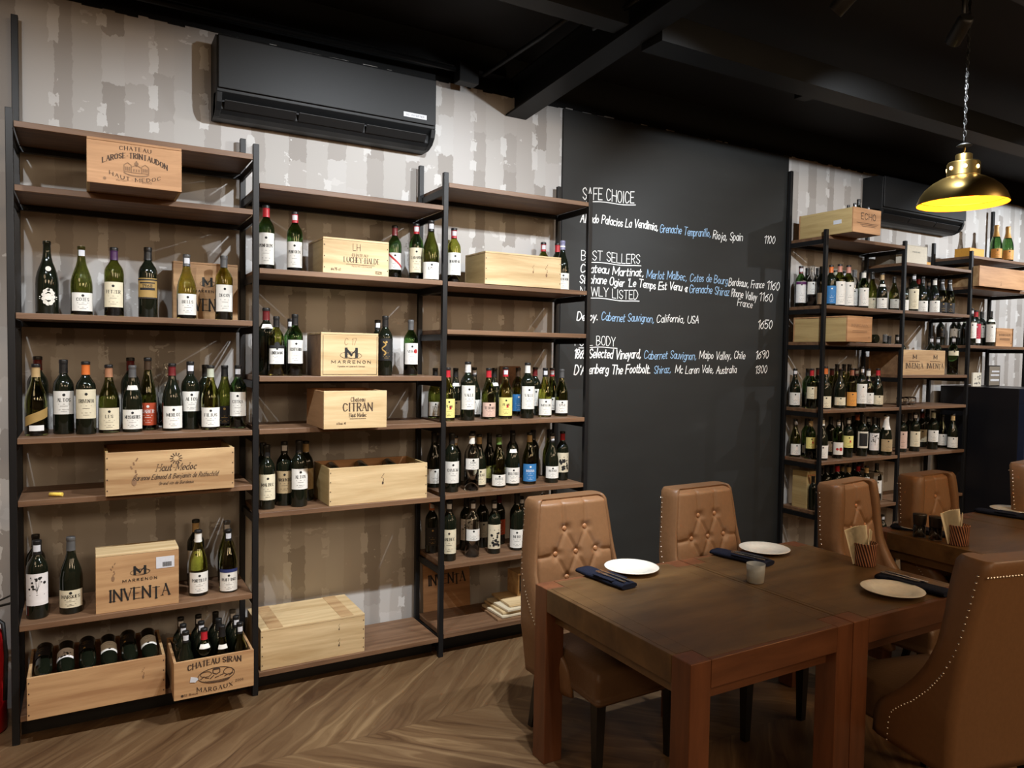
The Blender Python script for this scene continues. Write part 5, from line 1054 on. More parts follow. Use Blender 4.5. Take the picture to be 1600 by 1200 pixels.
for k, (dx, w, dy, mt) in enumerate(((0.0, 0.40, 0.0, 'pine_dark'), (0.012, 0.37, 0.012, 'cream_slat'), (0.02, 0.36, 0.02, 'pine_pale'), (0.03, 0.33, 0.012, 'cream_slat'), (0.045, 0.30, 0.03, 'pine_pale'))):
    pb = MB().box(-w / 2, w / 2, 0, 0.25, 0, 0.013).build('crate_lid', M[mt], bevel=0.0015)
    pb.location = (2.60 + dx, 0.005 + dy, 0.1315 + k * 0.0163); pb.rotation_euler = (0, 0, (-0.05, 0.03, -0.02, 0.05, -0.04)[k])
    tag(pb, ['dark board, lowest of the stacked crate lids behind the near chair', 'cream board, second from bottom of the stacked crate lids', 'pale board, middle of the stacked crate lids', 'cream board, second from top of the stacked crate lids', 'pale board, topmost of the stacked crate lids behind the near chair'][k], 'board', 'stacked crate lids on the bottom shelf')

# bottles standing in the engraved crate, lying in the long crate, peeping from the others
slot = 0
POSN = ['front', 'middle', 'back']; CN = ['first', 'second', 'third', 'fourth']
spec = [[('G', 'k', 'black', 't'), ('B', 'g', 'red', 'n'), ('G', 'o', 'black', 'n'), ('G', 'o', 'black', 't')], [('B', 'k', 'black', 't'), ('B', 'k', 'black', 't'), ('B', 'k', 'black', ''), ('B', 'k', 'black', 't')], [('B', 'k', 'brown', 't'), ('B', 'k', 'black', 't'), ('B', 'k', 'black', ''), ('B', 'k', 'grey', 't')]]
for j in range(3):
    for i in range(4):
        sh, gl, cp, tg = spec[j][i]
        bottle(0.668 + i * 0.080 + 0.006 * ((j * 7 + i * 3) % 3 - 1) * 0, -0.112 + j * 0.102, 0.1365, 0.285, sh, gl, cp, tg, 'white' if j == 0 else '', 0.12 if j == 0 else 0, 0.42 if j == 0 else 0, '', f"dark upright bottle, {CN[i]} from left in the {POSN[j]} row of the engraved crate", 'bottles packed in the engraved crate')
for i in range(6):
    lab = ('black', 'floral', 'black', 'white', 'black', 'white')[i]
    b = bottle(0.100 + i * 0.086, 0.232, 0.322 - 0.006 * (i % 2), 0.285, 'B', 'k', 'black', '', lab, 0.16 + 0.1 * (i % 2), 0.42 + 0.12 * (i % 2), '', f"dark bottle lying down, {['first', 'second', 'third', 'fourth', 'fifth', 'sixth'][i]} from left in the long crate on the bottom shelf", 'bottles lying in the long crate')
    b.rotation_euler = (Matrix.Rotation(math.radians(101), 3, 'X') @ Matrix.Rotation(PI + (0.5, 0.2, 0.35, -0.1, 0.5, 0.15)[i], 3, 'Z')).to_euler()
for i in range(3):
    b = bottle(1.455 + i * 0.165, 0.262, 1.088, 0.25, 'B', 'k', 'black', '', '', 0, 0, '', f"dark bottle lying down, {['first', 'second', 'third'][i]} from left in the large open pale crate", 'bottles lying in the open pale crate')
    b.rotation_euler = (Matrix.Rotation(math.radians(98), 3, 'X')).to_euler()
for i, (dx, dy, h) in enumerate(((-0.09, 0.10, 0.215), (-0.03, 0.09, 0.235), (0.06, 0.12, 0.27), (0.09, 0.06, 0.215))):
    b = bottle(5.434 + dx, -0.215 + dy, 2.703, 0.27, 'B', 'k', 'black', 't' if i % 2 else '', '', 0, 0, '', f"dark bottle neck, {CN[i]} from left, rising from the crate on the far rack top", 'bottles in the top far crate')
    b.location.z = 2.691 + h - 0.255 if h > 0.26 else 2.703; b.scale = (h / 0.3 * 0.97,) * 3 if h <= 0.26 else b.scale
for i, gl in enumerate('kcyk'):
    b = bottle(5.66 + i * 0.088, 0.30, 1.9085, 0.30, 'B', gl, 'black', '', '', 0, 0, '', f"{['dark', 'clear-glass', 'yellow-green', 'near-black'][i]} bottle lying base outwards, {CN[i]} from left, far left third shelf", 'bottles lying on the far left third shelf')
    b.rotation_euler = (PI / 2, 0, 0); b.scale = (0.95, 0.95, 0.95); b.location = (5.66 + i * 0.088, 0.0, 1.9055); b.rotation_euler = (-PI / 2, 0, 0)
# two bowls and a piece of chalk
for i, x in enumerate((6.52, 6.63)):
    o = thing('glass_bowl', f"{['left', 'right'][i]} of two grey glass bowls side by side, far middle fourth shelf", 'bowl', (x, 0.14, 1.3375), 0, 'glass bowls on the far shelf')
    MB().lathe([(0.030, 0), (0.045, 0.01), (0.052, 0.03), (0.050, 0.06), (0.046, 0.07), (0.043, 0.068), (0.047, 0.05), (0.049, 0.03), (0.042, 0.014), (0.01, 0.007)], 24).build('bowl_body', M['tumbler'], o)
ck = MB().tube([(-0.028, 0, 0), (-0.01, 0.001, 0), (0.028, 0, 0)], 0.0085, 10).build('chalk_stick', M['yellow_chalk'], loc=(0.155, 0.045, 1.0765))
ck.rotation_euler = (0, 0, -0.5); tag(ck, 'short yellow chalk stick lying on the near left fifth shelf', 'chalk')

# ------------------------------------------------------------------ air conditioners
def air_con(label, x0, x1, zb, badge):
    W = x1 - x0; o = thing('air_conditioner', label, 'air conditioner', ((x0 + x1) / 2, WALL, zb))
    def prof_ext(pts, a, b, name, mat, par):
        mb = MB(); n = len(pts)
        for x in (a, b): mb.v += [(x, -d, z) for d, z in pts]
        for i in range(n): j = (i + 1) % n; mb.f.append((i, j, n + j, n + i)); mb.sm.append(False)
        mb.f.append(tuple(range(n))); mb.sm.append(False); mb.f.append(tuple(range(n, 2 * n))); mb.sm.append(False)
        return mb.build(name, mat, par, bevel=0.004)
    body = [(0.0, 0.0), (0.085, 0.0), (0.125, 0.012), (0.150, 0.030), (0.150, 0.075), (0.192, 0.105), (0.196, 0.375), (0.150, 0.396), (0.0, 0.396)]
    prof_ext(body, -W / 2, W / 2, 'casing', M['ac'], o)
    for s in (-1, 1):   # rounded cheeks closing the outlet
        ch = [(0.05, 0.0), (0.10, 0.002), (0.150, 0.020), (0.182, 0.055), (0.196, 0.10), (0.10, 0.12)]
        a, b = sorted((s * W / 2, s * (W / 2 - 0.028))); prof_ext(ch, a, b, 'side_cheek', M['ac'], o)
    prof_ext([(0.1965, 0.125), (0.2085, 0.118), (0.2085, 0.376), (0.1965, 0.386)], -W / 2 + 0.006, W / 2 - 0.006, 'front_cover', M['ac'], o)
    for k in range(3):
        a = -W / 2 + 0.04 + k * (W - 0.08) / 3; b = a + (W - 0.08) / 3 - 0.012
        prof_ext([(0.152, 0.030), (0.158, 0.028), (0.186, 0.068), (0.180, 0.072)], a, b, 'vent_flap', M['ac_matt'], o)
    for k in range(6):
        x = -W / 2 + 0.10 + k * (W - 0.2) / 5; prof_ext([(0.1505, 0.04), (0.170, 0.075), (0.1505, 0.074)], x - 0.003, x + 0.003, 'vent_vane', M['ac_matt'], o)
    if badge: 
        bd = MB().box(W / 2 - 0.205, W / 2 - 0.065, -0.2102, -0.2086, 0.142, 0.168).build('name_plate', M['sticker'], o)
        t = MB(); lettering(t, 'DC INVERTER', lambda u, v: (u, -0.2106, v), W / 2 - 0.135, 0.150, 0.009, 0.11, 0.15, centre=True); t.build('plate_print', M['ink_grey'], bd, fix=False)
    return o
air_con('black split air conditioner with a silver plate above the near rack', 0.850, 2.045, 2.925, True)
air_con('black split air conditioner on the wall above the far rack', 6.235, 7.50, 2.935, False)

# ------------------------------------------------------------------ wine fridge and things on it
fr = thing('wine_fridge', 'tall black wine fridge with a glass door at the far right', 'fridge', (7.78, 0.0, 0))
MB().box(-0.34, 0.36, -0.36, 0.34, 0.0, 1.495).build('cabinet_body', M['fridge'], fr, bevel=0.004)
dr = MB().box(-0.34, 0.36, -0.415, -0.3605, 0.06, 0.115).box(-0.34, 0.36, -0.415, -0.3605, 1.36, 1.495).box(-0.34, -0.285, -0.415, -0.3605, 0.1155, 1.3595).box(0.305, 0.36, -0.415, -0.3605, 0.1155, 1.3595).build('fridge_door', M['fridge_blue'], fr, bevel=0.002)
MB().box(-0.2845, 0.3045, -0.395, -0.385, 0.116, 1.359).build('door_glass', M['smoked'], dr)
MB().box(-0.25, -0.10, -0.4165, -0.4152, 1.42, 1.455).build('display', M['display'], dr)
for k in range(6): MB().box(-0.28, 0.30, -0.383, -0.362, 0.26 + k * 0.19, 0.30 + k * 0.19).build('fridge_shelf', M['pine'], fr)
pc = thing('picture_card', 'small white patterned card standing on the wine fridge', 'card', (7.62, 0.10, 1.496))
MB().box(-0.07, 0.07, 0, 0.014, 0, 0.13).build('card_body', M['white_box'], pc)
mb = MB(); rg = random.Random(4); [disc(mb, lambda u, v: (u, -0.0012, v), rg.uniform(-0.055, 0.055), rg.uniform(0.02, 0.115), rg.uniform(0.004, 0.011), 7) for _ in range(13)]; mb.build('printed_mark', M['ink_grey'], pc, fix=False)
pf = thing('framed_picture', 'grey framed picture standing right of the patterned card on the fridge', 'picture', (7.84, 0.06, 1.496))
MB().box(-0.10, 0.10, 0, 0.02, 0, 0.20).build('frame_body', M['ac_matt'], pf); MB().box(-0.09, 0.09, -0.002, -0.0002, 0.01, 0.19).build('picture_sheet', M['grey_box'], pf)
MB().box(-0.07, 0.08, -0.004, -0.0022, 0.05, 0.07).box(-0.07, 0.08, -0.004, -0.0022, 0.10, 0.115).box(-0.05, 0.08, -0.004, -0.0022, 0.135, 0.15).build('picture_print', M['sticker'], pf)

# fire extinguisher at the left edge
fe = thing('fire_extinguisher', 'red fire extinguisher standing left of the near rack', 'extinguisher', (-0.128, 0.19, 0))
MB().lathe([(0.075, 0), (0.082, 0.008), (0.082, 0.40), (0.076, 0.435), (0.055, 0.465), (0.028, 0.48), (0.024, 0.50)], 32).build('cylinder', M['red'], fe)
MB().lathe([(0.022, 0.5005), (0.022, 0.545), (0.012, 0.55)], 16).build('valve', M['ac_matt'], fe)
MB().bar((0, 0, 0.556), (0.10, -0.02, 0.575), 0.014, 0.008).bar((0, 0, 0.566), (0.10, -0.02, 0.61), 0.014, 0.006).build('handle', M['ac_matt'], fe)
MB().tube([(0.02, -0.01, 0.535), (0.075, -0.06, 0.50), (0.086, -0.07, 0.36), (0.08, -0.075, 0.16)], 0.009).build('hose', M['ac_matt'], fe)

# ------------------------------------------------------------------ tables
def table(label, x0, x1, y0, y1):
    o = thing('dining_table', label, 'table', ((x0 + x1) / 2, (y0 + y1) / 2, 0), 0, 'dining tables'); W, D = x1 - x0, y1 - y0; L = 0.09
    e = 0.0008
    MB().box(-W / 2 + L + e, W / 2 - L - e, -D / 2 + 0.022, D / 2 - 0.022, 0.712, 0.75).box(-W / 2 + 0.022, -W / 2 + L, -D / 2 + L + e, D / 2 - L - e, 0.712, 0.75).box(W / 2 - L, W / 2 - 0.022, -D / 2 + L + e, D / 2 - L - e, 0.712, 0.75).build('tabletop', M['table'], o)
    for s in (-1, 1):
        a, b = sorted((s * D / 2, s * (D / 2 - 0.0215))); MB().box(-W / 2 + L + e, W / 2 - L - e, a, b, 0.655, 0.75).build('edge_rail', M['table_rail'], o, bevel=0.002)
        a, b = sorted((s * W / 2, s * (W / 2 - 0.0215))); MB().box(a, b, -D / 2 + L + e, D / 2 - L - e, 0.655, 0.75).build('edge_rail', M['table'], o, bevel=0.002)
        a, b = sorted((s * (D / 2 - 0.045), s * (D / 2 - 0.067))); MB().box(-W / 2 + L + e, W / 2 - L - e, a, b, 0.60, 0.7115).build('apron', M['table_rail'], o)
        a, b = sorted((s * (W / 2 - 0.045), s * (W / 2 - 0.067))); MB().box(a, b, -D / 2 + L + e, D / 2 - L - e, 0.60, 0.7115).build('apron', M['table'], o)
        for q in (-1, 1):
            a, b = sorted((s * W / 2, s * (W / 2 - L))); c, d = sorted((q * D / 2, q * (D / 2 - L)))
            MB().box(a, b, c, d, 0, 0.75).build('leg', M['table_red'], o, bevel=0.003)
    return o
table('dark wooden dining table nearest the left, with a short clear glass', 1.940, 2.752, -2.082, -1.138)
table('dark wooden dining table joined to it, behind the studded chair back', 2.757, 3.575, -2.082, -1.138)
table('far dark dining table with two grinders and a napkin basket', 4.236, 5.046, -2.082, -1.150)
table('farthest dark dining table on the right, with only a plate setting', 5.051, 5.866, -2.082, -1.150)

# ------------------------------------------------------------------ chairs
def interp(tab, z):
    for (a, va), (b, vb) in zip(tab[:-1], tab[1:]):
        if z <= b: t = max(0, (z - a) / (b - a)); return va + (vb - va) * t
    return tab[-1][1]
SW = [(0.29, 0.030), (0.38, 0.018), (0.42, 0.000), (0.46, -0.045), (0.50, -0.095), (0.57, -0.160), (0.645, -0.213), (0.736, -0.255), (0.877, -0.290), (0.95, -0.300), (1.06, -0.312)]   # wing nail line
def yb(z): return -0.245 - 0.085 * max(0.0, (z - 0.30) / 0.75) ** 1.2
def hw(z): return interp([(0.29, 0.245), (0.50, 0.262), (0.74, 0.252), (1.06, 0.208)], z)
BTNS = {'flat': [(-0.058, 0.925), (0.058, 0.925), (-0.115, 0.815), (0.0, 0.815), (0.115, 0.815), (-0.058, 0.705), (0.058, 0.705)],
        'wing': [(0.0, 0.935), (-0.072, 0.825), (0.072, 0.825), (0.0, 0.715), (-0.072, 0.605), (0.072, 0.605)]}
def V(st): return BTNS[st]
_b = BTNS['flat']; _w = BTNS['wing']
SEAMS = {'flat': [(_b[0], (-0.065, 1.06)), (_b[1], (0.062, 1.06)), (_b[2], (-0.25, 0.800)), (_b[4], (0.25, 0.800)), (_b[0], _b[3]), (_b[1], _b[3]), (_b[0], _b[2]), (_b[1], _b[4]), (_b[2], _b[5]), (_b[4], _b[6]), (_b[3], _b[5]), (_b[3], _b[6]), (_b[5], (-0.06, 0.50)), (_b[6], (0.06, 0.50))],
         'wing': [(_w[0], (0.0, 1.06)), (_w[0], _w[1]), (_w[0], _w[2]), (_w[1], _w[3]), (_w[2], _w[3]), (_w[1], (-0.21, 0.86)), (_w[2], (0.21, 0.86)), (_w[3], _w[4]), (_w[3], _w[5]), (_w[4], (-0.2, 0.60)), (_w[5], (0.2, 0.60))]}
def front(z, st):
    f = interp(SW, z) + 0.090
    lim = yb(z) + (0.120 if st == 'flat' else 0.138)
    return f + (lim - f) * max(0.0, min(1.0, (z - 0.70) / 0.25))
def seg_dist(px, pz, a, b):
    dx, dz = b[0] - a[0], b[1] - a[1]; t = max(0, min(1, ((px - a[0]) * dx + (pz - a[1]) * dz) / (dx * dx + dz * dz)))
    return math.hypot(px - a[0] - t * dx, pz - a[1] - t * dz)
def pad_y(x, z, st):
    wid = 0.24 if st == 'flat' else 0.185
    base = yb(z) + (0.108 if st == 'flat' else 0.100) + 0.020 * max(0.0, 1 - (abs(x) / wid) ** 4) * max(0.0, min(1.0, (1.070 - z) / 0.035)) ** 0.5
    d = 0.0
    for a, b in SEAMS[st]: d = max(d, 0.0075 * math.exp(-(seg_dist(x, z, a, b) / 0.006) ** 2) + 0.004 * math.exp(-(seg_dist(x, z, a, b) / 0.026) ** 2))
    for bx_, bz_ in BTNS[st]: d = max(d, 0.019 * math.exp(-(math.hypot(x - bx_, z - bz_) / 0.026) ** 2))
    return base - d
def chair_shell(st):
    mb = MB(); zs = [0.29, 0.32, 0.36, 0.40, 0.43, 0.46, 0.50, 0.54, 0.58, 0.63, 0.68, 0.74, 0.80, 0.86, 0.92, 0.98, 1.02, 1.045, 1.058, 1.064]
    rings = []
    for z in zs:
        ins = 0.0 if z < 1.05 else (z - 1.05) * 0.7
        w = hw(z) - ins; b = yb(z) + ins * 0.8; f = front(z, st) - ins * 0.8; t = 0.030 if st == 'flat' else 0.066; tb = 0.090
        R = min(0.03, (f - b) * 0.3); pts = []
        pts.append((-w + t, f - 0.004)); pts.append((-w + t * 0.75, f)); pts.append((-w + 0.012, f - 0.006)); pts.append((-w, f - 0.045 if f - 0.045 > b + R else (f + b + R) / 2)); pts.append((-w, (f - 0.045 + b + R) / 2))
        for k in range(6): a = PI + (PI / 2) * k / 5; pts.append((-w + R + R * math.cos(a), b + R + R * math.sin(a)))
        pts.append((-w * 0.3, b)); pts.append((w * 0.3, b))
        for k in range(6): a = 1.5 * PI + (PI / 2) * k / 5; pts.append((w - R + R * math.cos(a), b + R + R * math.sin(a)))
        pts.append((w, (f - 0.045 + b + R) / 2)); pts.append((w, f - 0.045 if f - 0.045 > b + R else (f + b + R) / 2)); pts.append((w - 0.012, f - 0.006)); pts.append((w - t * 0.75, f)); pts.append((w - t, f - 0.004))
        ib = min(b + tb, f - 0.006)
        pts += [(w - t - 0.004, (f + ib) / 2), (w - t - 0.010, ib), (0, ib), (-w + t + 0.010, ib), (-w + t + 0.004, (f + ib) / 2)]
        rings.append([(x, y, z) for x, y in pts])
    n = len(rings[0])
    for r in rings: mb.v += r
    for i in range(len(rings) - 1):
        for k in range(n):
            k2 = (k + 1) % n; mb.f.append((i * n + k, i * n + k2, (i + 1) * n + k2, (i + 1) * n + k)); mb.sm.append(True)
    mb.f.append(tuple(range(n))); mb.sm.append(False); mb.f.append(tuple((len(rings) - 1) * n + k for k in range(n))); mb.sm.append(False)
    return mb.mesh('back_shell', M['leather_shell'])
def chair_pad(st):
    mb = MB(); nx, nz = 60, 84
    for j in range(nz + 1):
        z = 0.47 + (1.0605 - 0.47) * j / nz
        for i in range(nx + 1):
            w = hw(z) - (0.024 - 0.014 * max(0, min(1, (z - 0.75) / 0.12)) if st == 'flat' else 0.060) - max(0, z - 1.05) * 0.6; x = -w + 2 * w * i / nx
            y = pad_y(x, z, st); e = min(1.0, min(i, nx - i) / 3.0, (nz - j) / 3.0) ** 0.5; y = y * e + (yb(z) + 0.075) * (1 - e)
            mb.v.append((x, y, z))
    for j in range(nz):
        for i in range(nx):
            a = j * (nx + 1) + i; mb.f.append((a, a + 1, a + nx + 2, a + nx + 1)); mb.sm.append(True)
    return mb.mesh('tufted_back', M['leather'], True)
def chair_nails(sty):
    mb = MB()
    def stud(p, nrm):
        p = Vector(p); nrm = Vector(nrm).normalized(); a = nrm.cross(Vector((0, 0, 1))).normalized(); b = nrm.cross(a); r = 0.0046; n = len(mb.v)
        for k in range(6): t = 2 * PI * k / 6; mb.v.append(tuple(p + a * r * math.cos(t) + b * r * math.sin(t)))
        for k in range(6): t = 2 * PI * k / 6; mb.v.append(tuple(p + (a * math.cos(t) + b * math.sin(t)) * r * 0.6 + nrm * 0.0034))
        for k in range(6): k2 = (k + 1) % 6; mb.f.append((n + k, n + k2, n + 6 + k2, n + 6 + k)); mb.sm.append(True)
        mb.f.append(tuple(n + 6 + k for k in range(6))); mb.sm.append(True)
    path = [(interp(SW, z), z) for z in [1.012 - 0.012 * k for k in range(0, 61)]]
    acc = 0; last = path[0]; sel = [last]
    for q in path[1:]:
        acc += math.hypot(q[0] - last[0], q[1] - last[1]); last = q
        if acc >= 0.0135: sel.append(q); acc = 0
    for s in (-1, 1):
        for y, z in sel:
            yy = max(y, yb(z) + 0.026)
            R_ = min(0.03, (front(z, sty) - yb(z)) * 0.3); d_ = max(0.0, yb(z) + R_ - yy); stud((s * (hw(z) - R_ + math.sqrt(max(R_ * R_ - d_ * d_, 0))), yy, z), (s, -d_ / R_, 0.0))
    w = hw(1.012) - 0.012
    for k in range(31):
        x = -w + 2 * w * k / 30; edge = False
        stud((x, yb(1.012) + (0.0 if not edge else ((abs(x) - w + 0.05) / 0.05) ** 2 * 0.028) - 0.0003, 1.012), (0.0 if not edge else x * 2.2, -1, 0))
    return mb.mesh('nailhead_trim', M['nail'])
def chair_seat():
    bm = bmesh.new(); bmesh.ops.create_cube(bm, size=1.0)
    for v in bm.verts: v.co = Vector((v.co.x * (0.425 if v.co.y < 0 else 0.49), 0.075 + v.co.y * 0.475, 0.395 + v.co.z * 0.15))
    bmesh.ops.subdivide_edges(bm, edges=bm.edges, cuts=5, use_grid_fill=True)
    for v in bm.verts:
        if v.co.z > 0.46: v.co.z += 0.022 * (1 - (v.co.x / 0.25) ** 2) * (1 - ((v.co.y - 0.075) / 0.24) ** 2)
    me = bpy.data.meshes.new('seat'); bm.to_mesh(me); bm.free(); me.materials.append(M['leather_dark'])
    for p in me.polygons: p.use_smooth = True
    return me
_ch = {}
def chair(label, x, y, rz, st='wing'):
    if not _ch:
        for k in ('flat', 'wing'): _ch['shell' + k] = chair_shell(k); _ch['pad' + k] = chair_pad(k)
        _ch.update(nailsflat=chair_nails('flat'), nailswing=chair_nails('wing'), seat=chair_seat())
        b = MB(); b.lathe([(0.013, 0.0), (0.013, 0.004), (0.0105, 0.009), (0.005, 0.0118)], 14); _ch['btn'] = b.mesh('button', M['button'])
        _ch['front'] = MB().frustum((0, 0, 0.0), (0, 0, 0.325), 0.030, 0.046).mesh('leg', M['black_wood'])
        _ch['rear'] = MB().frustum((0, -0.075, 0.0), (0, 0, 0.30), 0.030, 0.046).mesh('leg', M['black_wood'])
    o = thing('dining_chair', label, 'chair', (x, y, 0), rz, 'tan tufted dining chairs')
    put('back_shell', _ch['shell' + st], o); put('tufted_back', _ch['pad' + st], o)
    s = put('seat', _ch['seat'], o); bv = s.modifiers.new('round', 'BEVEL'); bv.width = 0.028; bv.segments = 3; bv.limit_method = 'ANGLE'; bv.angle_limit = math.radians(50)
    t = put('nailhead_trim', _ch['nails' + st], o)
    for (bx_, bz_) in BTNS[st]:
        q = put('button', _ch['btn'], o, (bx_, pad_y(bx_, bz_, st) - 0.001, bz_)); q.rotation_euler = (-PI / 2, 0, 0)
    for sx in (-1, 1):
        put('leg', _ch['front'], o, (sx * 0.195, 0.255, 0)); put('leg', _ch['rear'], o, (sx * 0.185, -0.175, 0))
    return o
chair('tan button-tufted chair nearest the wine rack, behind the clear-glass table', 2.262, -1.165, PI + 0.02, 'flat')
chair('tan button-tufted chair standing before the chalkboard, behind the middle table', 3.040, -1.23, PI + 0.03, 'flat')
chair('tan button-tufted chair in the gap between the two pairs of tables', 3.935, -1.475, PI + 0.12)
chair('tan button-tufted chair behind the table with the two grinders', 4.610, -1.505, PI + 0.04)
chair('tan button-tufted chair behind the farthest table, beside the wine fridge', 5.830, -1.505, PI + 0.10)
chair('tan chair seen from behind with a line of bright studs, foreground right', 3.1345, -2.216, -0.22)

# ------------------------------------------------------------------ things on the tables
def plate(label, x, y):
    o = MB().lathe([(0.055, 0.0), (0.070, 0.004), (0.074, 0.008), (0.123, 0.019), (0.125, 0.0215), (0.121, 0.0225), (0.076, 0.0125), (0.068, 0.0085), (0.02, 0.0075), (0.001, 0.0075)], 48).build('dinner_plate', M['porcelain'], loc=(x, y, 0.7502))
    return tag(o, label, 'plate', 'white dinner plates')
plate('white plate in front of the chair nearest the wine rack', 2.432, -1.262 + 0.085)
plate('white plate in front of the chalkboard chair, behind the clear glass', 3.252, -1.222)
plate('white plate beside the studded foreground chair', 3.215, -1.935)
plate('white plate half hidden behind the two grinders', 4.470, -1.272)
plate('white plate on the farthest table at the right edge', 5.535, -1.262)
def napkin(label, x, y, rz, flip=1):
    o = thing('napkin_roll', label, 'napkin', (x, y, 0.7502), rz, 'navy napkin rolls')
    mb = MB(); L, W_, H_ = 0.30, 0.092, 0.026; nx, ny = 22, 14
    for j in range(ny + 1):
        yy = -L / 2 + L * j / ny
        ey = min(1, (min(j, ny - j) + 0.7) / 2.0)
        for i in range(nx):
            a = 2 * PI * i / nx; r = 1.0
            mb.v.append((W_ / 2 * math.copysign(abs(math.cos(a)) ** 0.55, math.cos(a)) * (0.93 + 0.07 * ey) + 0.002 * math.sin(j * 1.1), yy, H_ / 2 + H_ / 2 * math.copysign(abs(math.sin(a)) ** 0.8, math.sin(a)) * (0.75 + 0.25 * ey)))
    for j in range(ny):
        for i in range(nx):
            i2 = (i + 1) % nx; mb.f.append((j * nx + i, j * nx + i2, (j + 1) * nx + i2, (j + 1) * nx + i)); mb.sm.append(True)
    mb.f.append(tuple(range(nx))); mb.sm.append(False); mb.f.append(tuple(ny * nx + i for i in range(nx))); mb.sm.append(False)
    mb.build('rolled_cloth', M['navy'], o)
    n = len(mb.v); fl = MB().box(-0.047, 0.047, -0.03 * flip - 0.06, -0.03 * flip + 0.06, 0.0235, 0.0285)
    fl.build('folded_flap', M['navy'], o, bevel=0.002)
    return o
def cutlery(name, label, x, y, rz, z=0.7765):
    o = thing(name, label, name, (x, y, z), rz, 'cutlery tucked in napkins')
    MB().bar((0, -0.09, 0.0035), (0, 0.02, 0.0035), 0.011, 0.004).build('handle', M['steel'], o, bevel=0.001)
    if name == 'fork':
        f = MB().bar((0, 0.0205, 0.0035), (0, 0.045, 0.005), 0.018, 0.003)
        for k in range(4): f.bar((-0.0075 + 0.005 * k, 0.0455, 0.005), (-0.0075 + 0.005 * k, 0.085, 0.007), 0.0025, 0.002)
        f.build('tines', M['steel'], o)
    else: MB().bar((0, 0.0205, 0.0035), (0, 0.10, 0.0035), 0.016, 0.002).build('knife_blade', M['steel'], o)
    return o
for (lb, wh, x, y, rz, fl) in (('beside the plate nearest the wine rack', 'by the near rack plate', 2.238, -1.236, 0.10, 1), ('under the edge of the chalkboard-side plate', 'by the chalkboard-side plate', 3.034, -1.272, 0.22, 1), ('beside the studded-chair plate', 'by the studded-chair plate', 3.378, -1.925, 0.06, -1)):
    napkin('rolled navy cloth napkin ' + lb, x, y, rz, fl)
    cutlery('fork', 'steel fork tucked in the navy napkin ' + wh, x - 0.012, y - 0.05 * fl, rz + (PI if fl < 0 else 0), 0.7790)
    cutlery('knife', 'steel knife tucked in the navy napkin ' + wh, x + 0.018, y - 0.05 * fl, rz + (PI if fl < 0 else 0), 0.7790)
napkin('rolled dark napkin on the far table left of the half-hidden plate', 4.405, -1.235 - 0.10, 0.2, 1)
napkin('rolled dark napkin on the farthest table left of its plate', 5.345, -1.30, 0.15, 1)
gl_ = MB().lathe([(0.033, 0.0), (0.036, 0.004), (0.0375, 0.03), (0.0405, 0.082), (0.0385, 0.082), (0.0350, 0.03), (0.031, 0.018), (0.002, 0.016)], 36).build('drinking_glass', M['frosted'], loc=(2.812, -1.560, 0.7505))
tag(gl_, 'short clear drinking glass standing alone on the near tables', 'glass')
def basket(label, nlabels, x, y):
    o = thing('wicker_basket', label, 'basket', (x, y, 0.7505), 0, 'woven napkin baskets')
    MB().lathe([(0.049, 0.0), (0.051, 0.004), (0.052, 0.05), (0.054, 0.094), (0.0555, 0.098), (0.0555, 0.104), (0.050, 0.105), (0.0475, 0.09), (0.0465, 0.010), (0.002, 0.008)], 40).build('woven_body', M['wicker'], o)
    rm = MB(); rm.tube([(0.0535 * math.cos(2 * PI * k / 36), 0.0535 * math.sin(2 * PI * k / 36), 0.105) for k in range(37)], 0.0035, 6); rm.build('rim', M['wicker'], o)
    for s, lb in zip((0, 1), nlabels):
        p = thing('paper_napkins', lb, 'napkins', (x + (-0.014 if s == 0 else 0.020), y + (0.006 if s == 0 else -0.006), 0.765), -0.35 if s == 0 else 0.45, 'paper napkins in baskets')
        p.rotation_euler = (0, math.radians(-9 if s == 0 else 16), -0.35 if s == 0 else 0.45)
        m_ = MB()
        for k in range(9 if s == 0 else 5):
            a = -0.014 + k * 0.0034; m_.bar((a, 0, 0), (a * 2.0 + (-0.012 if s == 0 else 0.016), 0, (0.172 if s == 0 else 0.150) - 0.003 * (k % 2)), 0.064 if s == 0 else 0.058, 0.0022)
        m_.build('folded_sheet', M['paper'], p)
    return o
basket('round woven napkin basket on the near tables', ['taller fan of folded paper napkins in the near basket', 'shorter paper napkins leaning right in the near basket'], 3.505, -1.605)
basket('round woven napkin basket beside the grinders on the far table', ['taller fan of folded paper napkins in the far basket', 'shorter paper napkins leaning right in the far basket'], 4.320, -1.590)
for i, (x, y) in enumerate(((4.292, -1.395), (4.305, -1.478))):
    o = thing('pepper_grinder', ['left grinder with dark top, beside the half-hidden far plate', 'right grinder with dark top, next to the far napkin basket'][i], 'grinder', (x, y, 0.7505), 0, 'grinders on the far table')
    MB().lathe([(0.032, 0.0), (0.033, 0.003), (0.031, 0.07), (0.029, 0.071), (0.029, 0.006), (0.002, 0.005)], 28).build('glass_jar', M['tumbler'], o)
    MB().lathe([(0.0315, 0.0712), (0.033, 0.08), (0.036, 0.125), (0.035, 0.130), (0.002, 0.131)], 28).build('grinder_top', M['black_top'], o)
    MB().lathe([(0.0275, 0.0065), (0.0275, 0.028), (0.002, 0.030)], 24).build('peppercorn_fill', M['ink'], o)

